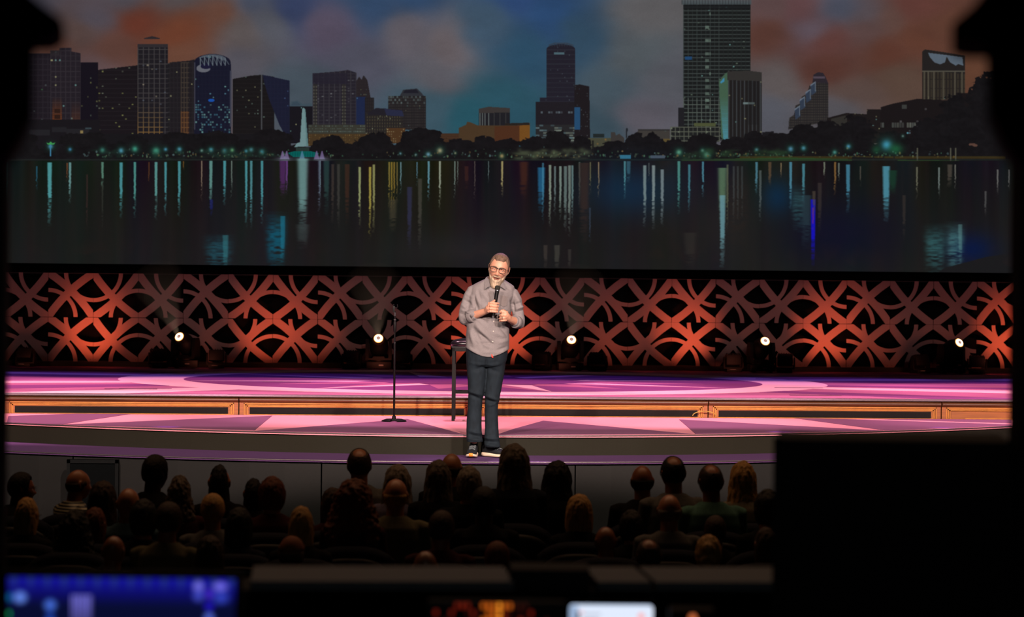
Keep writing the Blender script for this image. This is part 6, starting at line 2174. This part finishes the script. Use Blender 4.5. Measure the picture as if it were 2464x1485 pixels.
def backpad(w, y0, z0, z1, th):
    P, fs = [], []
    nz, nx_ = 8, 12
    for layer in (0, 1):
        for j in range(nz + 1):
            v = j / nz
            for i in range(nx_ + 1):
                u = 2 * i / nx_ - 1
                zz = z0 + (z1 - z0) * v - 0.09 * (abs(u) ** 3.2) * v ** 2
                yy = y0 - 0.16 * (zz - z0) + 0.05 * u * u + layer * (-th) * (1 if 0 < j < nz and 0 < i < nx_ else 0.5)
                P.append((u * w / 2, yy, zz))
    n1 = (nz + 1) * (nx_ + 1)
    for j in range(nz):
        for i in range(nx_):
            a = j * (nx_ + 1) + i
            q = (a, a + 1, a + nx_ + 2, a + nx_ + 1)
            fs += [q, tuple(n1 + t for t in reversed(q))]
    rg = [i for i in range(nx_ + 1)] + [j * (nx_ + 1) + nx_ for j in range(1, nz + 1)] + [nz * (nx_ + 1) + i for i in range(nx_ - 1, -1, -1)] + [j * (nx_ + 1) for j in range(nz - 1, 0, -1)]
    for k in range(len(rg)):
        a, b = rg[k], rg[(k + 1) % len(rg)]
        fs.append((a, n1 + a, n1 + b, b))
    return MB().add(P, fs)


backpad(0.53, -0.12, 0.40, 0.85, 0.06).build('backrest', M_seat, st0, smooth='all')
backpad(0.49, -0.19, 0.38, 0.78, 0.02).build('back_shell', M_seatp, st0, smooth='all')
MB().box(-0.24, 0.24, -0.14, 0.34, 0.33, 0.43, ch=0.03).build('seat_cushion', M_seat, st0, smooth=True)
for s in (-1, 1):
    MB().box(s * 0.285 - 0.02, s * 0.285 + 0.02, -0.18, 0.24, 0.60, 0.635, ch=0.012).build('armrest', M_seatp, st0, smooth=True)
    MB().box(s * 0.285 - 0.016, s * 0.285 + 0.016, -0.16, 0.10, 0.0, 0.60, ch=0.006).build('seat_standard', M_seatp, st0)
for px, py, d, where in ((735, 1200, 18.9, 'right of the reddish short haired person'), (1452, 1200, 19.0, 'right of the black haired woman'), (1168, 1240, 18.0, 'below the grey haired person'), (1300, 1240, 17.6, 'left of the golden blond head')):
    q = at_d(px, py, d)
    SEATS.append((q.x, q.y, 2, 'empty dark blue theatre seat ' + where))
used = []
for x, y, row, lab in SEATS:
    if any(abs(x - a) < 0.36 and abs(y - b) < 0.5 for a, b in used):
        continue
    used.append((x, y))
    if len(used) == 1:
        st0.location = (x, y, ZF)
        st0.rotation_euler = (0, 0, rad(-4))
        st0['label'] = lab
    else:
        dup(st0, (x, y, ZF), rad(-4), lab)
# ------------------------------------------------------------------ control booth in the foreground
M_bk = mat('booth_black', (6, 6, 7), 0.75, var=0.2, scale=10, spec=0.2)
M_lam = mat('counter_laminate', (46, 52, 56), 0.6, var=0.1, scale=12)
struct(MB().box(-6, 6, -2.9, 8.72, -0.16, -0.1).build('floor', M_floor))
ct = thing('booth_counter', 'grey topped counter edge running across the front of the dark control booth', 'counter', (0, 9.0, ZF))
zc = 0.583
yn, yf_ = 8.76, 9.24


def cx_(px, y):
    return at_y(px, 1385, y).x


for a, b in ((606, 1224), (1421, 1546), (1557, 1900)):
    xa, xb = cx_(a, 9.0), cx_(b, 9.0)
    MB().box(xa, xb, yn, yf_, zc - 0.03, zc, ch=0.004).build('counter_top', M_lam, ct, loc=-ct.location)
xa, xb = cx_(-120, 9), cx_(2600, 9)
MB().box(xa, xb, yn + 0.06, yf_ - 0.06, ZF, zc - 0.035).build('counter_wall', M_bk, ct, loc=-ct.location)

# desk below the frame that carries the equipment
dk = thing('booth_desk', 'black control booth desk carrying the screens and consoles', 'desk', (0.6, 7.4, -0.1))
DZ = 0.40
MB().box(-2.4, 2.4, -1.2, 1.2, DZ + 0.1 - 0.04, DZ + 0.1, ch=0.005).build('desk_top', M_bk, dk)
for sx in (-2.3, 2.3):
    for sy in (-1.1, 1.1):
        MB().box(sx - 0.04, sx + 0.04, sy - 0.04, sy + 0.04, 0, DZ + 0.06).build('leg', M_bk, dk)


def picture(name, w, h, paint, strength):
    im = bpy.data.images.new(name, w, h)
    yy, xx = np.mgrid[0:h, 0:w].astype(np.float32)
    a = np.ones((h, w, 4), np.float32)
    a[..., :3] = paint(xx / w, yy / h)[::-1] / 255.0
    im.pixels.foreach_set(a.ravel())
    im.update()
    im.pack()
    m = bpy.data.materials.new(name)
    m.use_nodes = True
    b = m.node_tree.nodes['Principled BSDF']
    b.inputs['Base Color'].default_value = (0.01, 0.01, 0.01, 1)
    b.inputs['Roughness'].default_value = 0.4
    t = m.node_tree.nodes.new('ShaderNodeTexImage')
    t.image = im
    t.extension = 'EXTEND'
    m.node_tree.links.new(t.outputs['Color'], b.inputs['Emission Color'])
    b.inputs['Emission Strength'].default_value = strength
    return m


def panel(name, x0, x1, z0, z1, y, m, parent):
    me = bpy.data.meshes.new(name)
    me.from_pydata([(x0, y, z0), (x1, y, z0), (x1, y, z1), (x0, y, z1)], [], [(0, 1, 2, 3)])
    uv = me.uv_layers.new(name='UVMap')
    for i, c in enumerate(((0, 0), (1, 0), (1, 1), (0, 1))):
        uv.data[i].uv = c
    return link(name, me, m, parent)


# blue display at the left, facing the camera
def paint_blue(u, v):
    # u 0..1 across 550 px, v 0..1 down 350 px (only the top 93 px are in the frame)
    X, Y = 18 + u * 550, 1392 + v * 350
    f = np.clip((Y - 1392) / 70, 0, 1)[..., None]
    c = np.array((16, 12, 150), np.float32) * (1 - f) + np.array((7, 11, 44), np.float32) * f
    top = np.clip(1 - (Y - 1392) / 34, 0, 1)
    blk = 0.5 + 0.5 * np.cos((X - 32) / 40.3 * 2 * math.pi)
    c += (top * blk)[..., None] * (np.array((34, 52, 110), np.float32) - c) * 0.9

    def blob(x, y, rx, ry, col, p=2):
        nonlocal c
        w = np.exp(-(((X - x) / rx) ** 2 + ((Y - y) / ry) ** 2) ** (p / 2))[..., None]
        c = c * (1 - w) + np.array(col, np.float32) * w
    blob(47, 1440, 17, 15, (92, 126, 214), 4)
    blob(120, 1458, 15, 14, (66, 104, 204), 4)
    blob(120, 1500, 12, 30, (28, 62, 160), 4)
    rc_ = ((X > 170) & (X < 222) & (Y > 1432)).astype(np.float32)[..., None]
    st = (0.75 + 0.25 * np.cos(X * 0.62))[..., None] * np.clip(1.15 - (Y - 1432) / 140, 0.3, 1)[..., None]
    c = c * (1 - rc_) + rc_ * (np.array((112, 108, 214), np.float32) * st)
    blob(478, 1410, 13, 13, (108, 104, 210), 4)
    blob(478, 1432, 14, 14, (58, 66, 176), 4)
    blob(530, 1410, 18, 12, (106, 100, 214), 4)
    blob(532, 1436, 20, 16, (44, 58, 170), 4)
    blob(504, 1428, 11, 11, (62, 34, 184), 6)
    blob(504, 1457, 12, 11, (28, 16, 168), 6)
    blob(504, 1484, 12, 11, (84, 104, 210), 4)
    blob(22, 1440, 6, 11, (10, 96, 150), 4)
    blob(21, 1480, 4, 8, (20, 160, 80), 4)
    return np.clip(c, 0, 255)


d = 7.0
a, b = at_d(18, 1392, d), at_d(568, 1392, d)
w = (b.x - a.x)
h = w * 350 / 550
mon = thing('monitor', 'blue lit monitor with a row of bright channel strips at lower left', 'monitor', ((a.x + b.x) / 2, a.y, DZ + 0.002), rad(-4))
zt_ = a.z * 0.5 + b.z * 0.5 - (DZ + 0.002)
panel('screen', -w / 2, w / 2, zt_ - h, zt_, -0.012, picture('console_picture', 275, 175, paint_blue, 1.1), mon)
MB().box(-w / 2 - 0.014, w / 2 + 0.014, -0.011, 0.035, zt_ - h - 0.02, zt_ + 0.014, ch=0.006).build('casing', M_bk, mon)
MB().box(-0.05, 0.05, 0.035, 0.06, 0.0, zt_ - 0.1).build('stand_neck', M_bk, mon)
MB().box(-0.13, 0.13, -0.08, 0.11, 0, 0.012, ch=0.004).build('stand_foot', M_bk, mon)


# white tablet
def paint_white(u, v):
    X, Y = 1370 + u * 202, 1455 + v * 270
    c = np.zeros(u.shape + (3,), np.float32) + np.array((222, 232, 250), np.float32)
    c[X < 1392] = (150, 172, 204)
    c[Y < 1459] = (196, 214, 244)
    k = (np.abs(X - 1391) < 4) & (Y > 1472)
    c[k] = (30, 34, 48)
    k = (X > 1400) & (X < 1446) & (np.abs(Y - 1478) < 3)
    c[k] = (176, 182, 200)
    k = (X > 1404) & (X < 1440) & (np.abs(Y - 1492) < 3)
    c[k] = (170, 176, 196)
    e = np.hypot(X - 1543, Y - 1482) < 8
    c[e] = (250, 168, 168)
    e = (np.hypot(X - 1400, Y - 1474) < 5)
    c[e] = (236, 190, 200)
    return c


d = 8.2
a, b = at_d(1370, 1455, d), at_d(1572, 1455, d)
w = b.x - a.x
h = w * 270 / 202
tb = thing('tablet', 'white lit tablet screen standing on the booth desk near the bottom edge', 'tablet', ((a.x + b.x) / 2, a.y, DZ + 0.002), rad(-4))
zt_ = (a.z + b.z) / 2 - (DZ + 0.002)
me = bpy.data.meshes.new('screen')
pts, r = [], 0.012
for cxx, czz, a0 in ((w / 2 - r, zt_ - r, 0), (-w / 2 + r, zt_ - r, 90), (-w / 2 + r, 0.03 + r, 180), (w / 2 - r, 0.03 + r, 270)):
    for k in range(6):
        an = rad(a0 + 18 * k)
        pts.append((cxx + r * math.cos(an), -0.012, czz + r * math.sin(an)))
me.from_pydata(pts, [], [tuple(range(len(pts)))])
uv = me.uv_layers.new(name='UVMap')
for i in range(len(pts)):
    uv.data[i].uv = (pts[i][0] / w + 0.5, 1 - (zt_ - pts[i][2]) / h)
link('screen', me, picture('tablet_picture', 202, 270, paint_white, 1.05), tb)
MB().box(-w / 2 - 0.008, w / 2 + 0.008, -0.011, 0.0, 0.018, zt_ + 0.008, ch=0.003).build('casing', M_bk, tb)
MB().prism([(-0.06, 0.0, 0.15), (-0.06, 0.0, 0.13), (-0.06, 0.12, 0), (-0.06, 0.135, 0)], (0.12, 0, 0)).box(-0.1, 0.1, -0.05, 0.14, 0, 0.008).box(-w / 2, w / 2, -0.03, 0.0, 0.008, 0.02).build('stand', M_bk, tb)

# lighting console with a bank of orange keys
d = 7.4
a, b = at_d(1030, 1452, d), at_d(1362, 1452, d)
w = b.x - a.x
zt_ = (a.z + b.z) / 2 - (DZ + 0.002)
cs = thing('lighting_console', 'black lighting console with a bank of glowing orange keys at bottom center', 'console', ((a.x + b.x) / 2, a.y, DZ + 0.002), rad(-4))
MB().prism([(-w / 2, -0.35, 0), (-w / 2, 0.08, 0), (-w / 2, 0.08, zt_), (-w / 2, 0.02, zt_), (-w / 2, -0.05, 0.10), (-w / 2, -0.35, 0.06)], (w, 0, 0)).build('console_body', M_bk, cs)
g = np.random.default_rng(4)
KEY = []
for i in range(26):
    for j in range(4):
        KEY.append(((i + 0.5) / 26, j))
cols = [glow('key_red', (150, 40, 22), 0.5), glow('key_orange', (210, 100, 24), 0.9), glow('key_amber', (255, 150, 40), 1.2), glow('key_dim', (70, 26, 20), 0.4)]
slope = Vector((0, 0.02 + 0.05, zt_ - 0.10)).normalized()
for u, j in KEY:
    x = 1030 + u * 332
    pr = math.exp(-((x - 1195) / 80.0) ** 2)
    if g.random() > 0.25 + 0.6 * pr:
        continue
    c = cols[2] if abs(x - 1203) < 10 else cols[1] if abs(x - 1182) < 14 or (g.random() < 0.35 * pr) else cols[0] if g.random() < 0.6 else cols[3]
    t = (zt_ - 0.010 - j * 0.018)
    yk_ = -0.05 + 0.07 * (t - 0.10) / (zt_ - 0.10)
    MB().box((u - 0.5) * w - 0.0045, (u - 0.5) * w + 0.0045, yk_ - 0.008, yk_ + 0.004, t - 0.006, t + 0.006).build('key', c, cs)
# little control box with an orange lamp
d = 7.6
a = at_d(1664, 1482, d)
bx_ = thing('control_box', 'small black control box with one round orange lamp right of the tablet', 'control box', (a.x, a.y, DZ + 0.002), rad(-4))
zl = a.z - DZ - 0.002
MB().box(-0.06, 0.06, -0.05, 0.05, 0, zl + 0.02, ch=0.006).build('box_body', M_bk, bx_, smooth=True)
MB().lathe([(0.010, 0), (0.009, 0.006), (0.004, 0.009)], Matrix.Translation((0, -0.05, zl)) @ Matrix.Rotation(math.pi / 2, 4, 'X'), 16).build('lamp', glow('amber_lamp', (226, 120, 70), 0.9), bx_, smooth=True)

# tall black cabinet at the right and a black case in the gap of the counter
d = 7.9
a, b = at_d(1872, 1060, d), at_d(2432, 1060, d)
w = b.x - a.x
cb = thing('equipment_cabinet', 'tall plain black equipment cabinet filling the lower right corner', 'cabinet', ((a.x + b.x) / 2, (a.y + b.y) / 2, DZ + 0.002), rad(-9.6))
zt_ = (a.z + b.z) / 2 - DZ - 0.002
MB().box(-w / 2, w / 2, 0, 0.45, 0, zt_, ch=0.006).build('cabinet_body', M_bk, cb)
MB().box(-w / 2 + 0.02, w / 2 - 0.02, -0.012, 0, 0.02, zt_ - 0.02, ch=0.003).build('door', M_bk, cb)
MB().box(w / 2 - 0.06, w / 2 - 0.045, -0.026, -0.012, 0.2, 0.32, ch=0.003).build('handle', M_bk, cb)
for s in (-1, 1):
    MB().box(s * w / 2 - 0.012, s * w / 2 + 0.012, -0.006, 0.02, 0, zt_ + 0.003).build('corner_strip', M_bk, cb)
d = 8.95
a, b = at_d(1228, 1362, d), at_d(1418, 1362, d)
ca = thing('equipment_case', 'black case standing in the gap between the grey counter tops', 'case', ((a.x + b.x) / 2, a.y, zc - 0.035), rad(-4))
w = b.x - a.x
MB().box(-w / 2, w / 2, -0.12, 0.12, 0, a.z - zc + 0.035, ch=0.006).build('case_body', M_bk, ca)
MB().box(-w / 2 - 0.002, w / 2 + 0.002, -0.122, 0.122, 0.02, 0.024).build('case_trim', M_bk, ca)

# dark hanging speakers in the upper corners, far out of focus
for side, cap, box in (('left', ((-140, -80), (20, -60), (104, 10), (150, 44), (158, 70), (128, 88), (-140, 94)), (-140, 82, 88, 386)),
                       ('right', ((2610, -80), (2400, -60), (2340, 14), (2290, 56), (2288, 92), (2318, 102), (2610, 106)), (2376, 2610, 102, 392))):
    d = 4.6
    o = at_d(box[0] if side == 'left' else box[1], 90, d)
    hs = thing('hanging_speaker', 'dark blurred speaker hanging in the upper %s corner of the view' % side, 'speaker', o)
    toe = ray(120 if side == 'left' else 2330, 80)
    toe = Vector((toe.x / toe.y, 1, 0)) * 0.3
    q = [at_d(x, y, d) for x, y in cap]
    MB().prism(q, toe).build('top_bracket', M_bk, hs, loc=-hs.location)
    m_ = (lambda x: x) if side == 'left' else (lambda x: box[0] + box[1] - x - 0)
    bx0, bx1 = box[0], box[1]
    q = [at_d(m_(x), y, d + 0.02) for x, y in ((bx0, box[2] - 4), (bx1, box[2] - 4), (bx1 - 3, 270), (bx1 - 34, 340), (bx1 - 66, box[3]), (bx0, box[3]))]
    MB().prism(q, toe).build('cabinet', M_bk, hs, loc=-hs.location)
    q = [at_d(x, y, d + 0.015) for x, y in ((box[0] + 70, box[2] + 14), (box[1] - 70, box[2] + 14), (box[1] - 70, box[3] - 12), (box[0] + 70, box[3] - 12))]
    MB().prism(q, (0, 0.01, 0)).build('grille', M_bk, hs, loc=-hs.location)
    c = at_d((cap[0][0] + cap[1][0]) / 2, -70, d + 0.15)
    MB().tube([(c.x, c.y + 0.1, c.z - 0.05), (c.x, c.y + 0.1, 11.0)], 0.02, 10, False).build('hanging_rod', M_bk, hs, loc=-hs.location)
# posts of the booth opening at both edges of the view
d = 7.8
for n_, pa, pb in ((1, -260, 8), (2, 2456, 2720)):
    a, b = at_d(pa, 742, d), at_d(pb, 742, d)
    struct(MB().box(a.x, b.x, a.y, a.y + 0.12, -0.1, 4.0).build('trim_%d' % n_, M_bk))
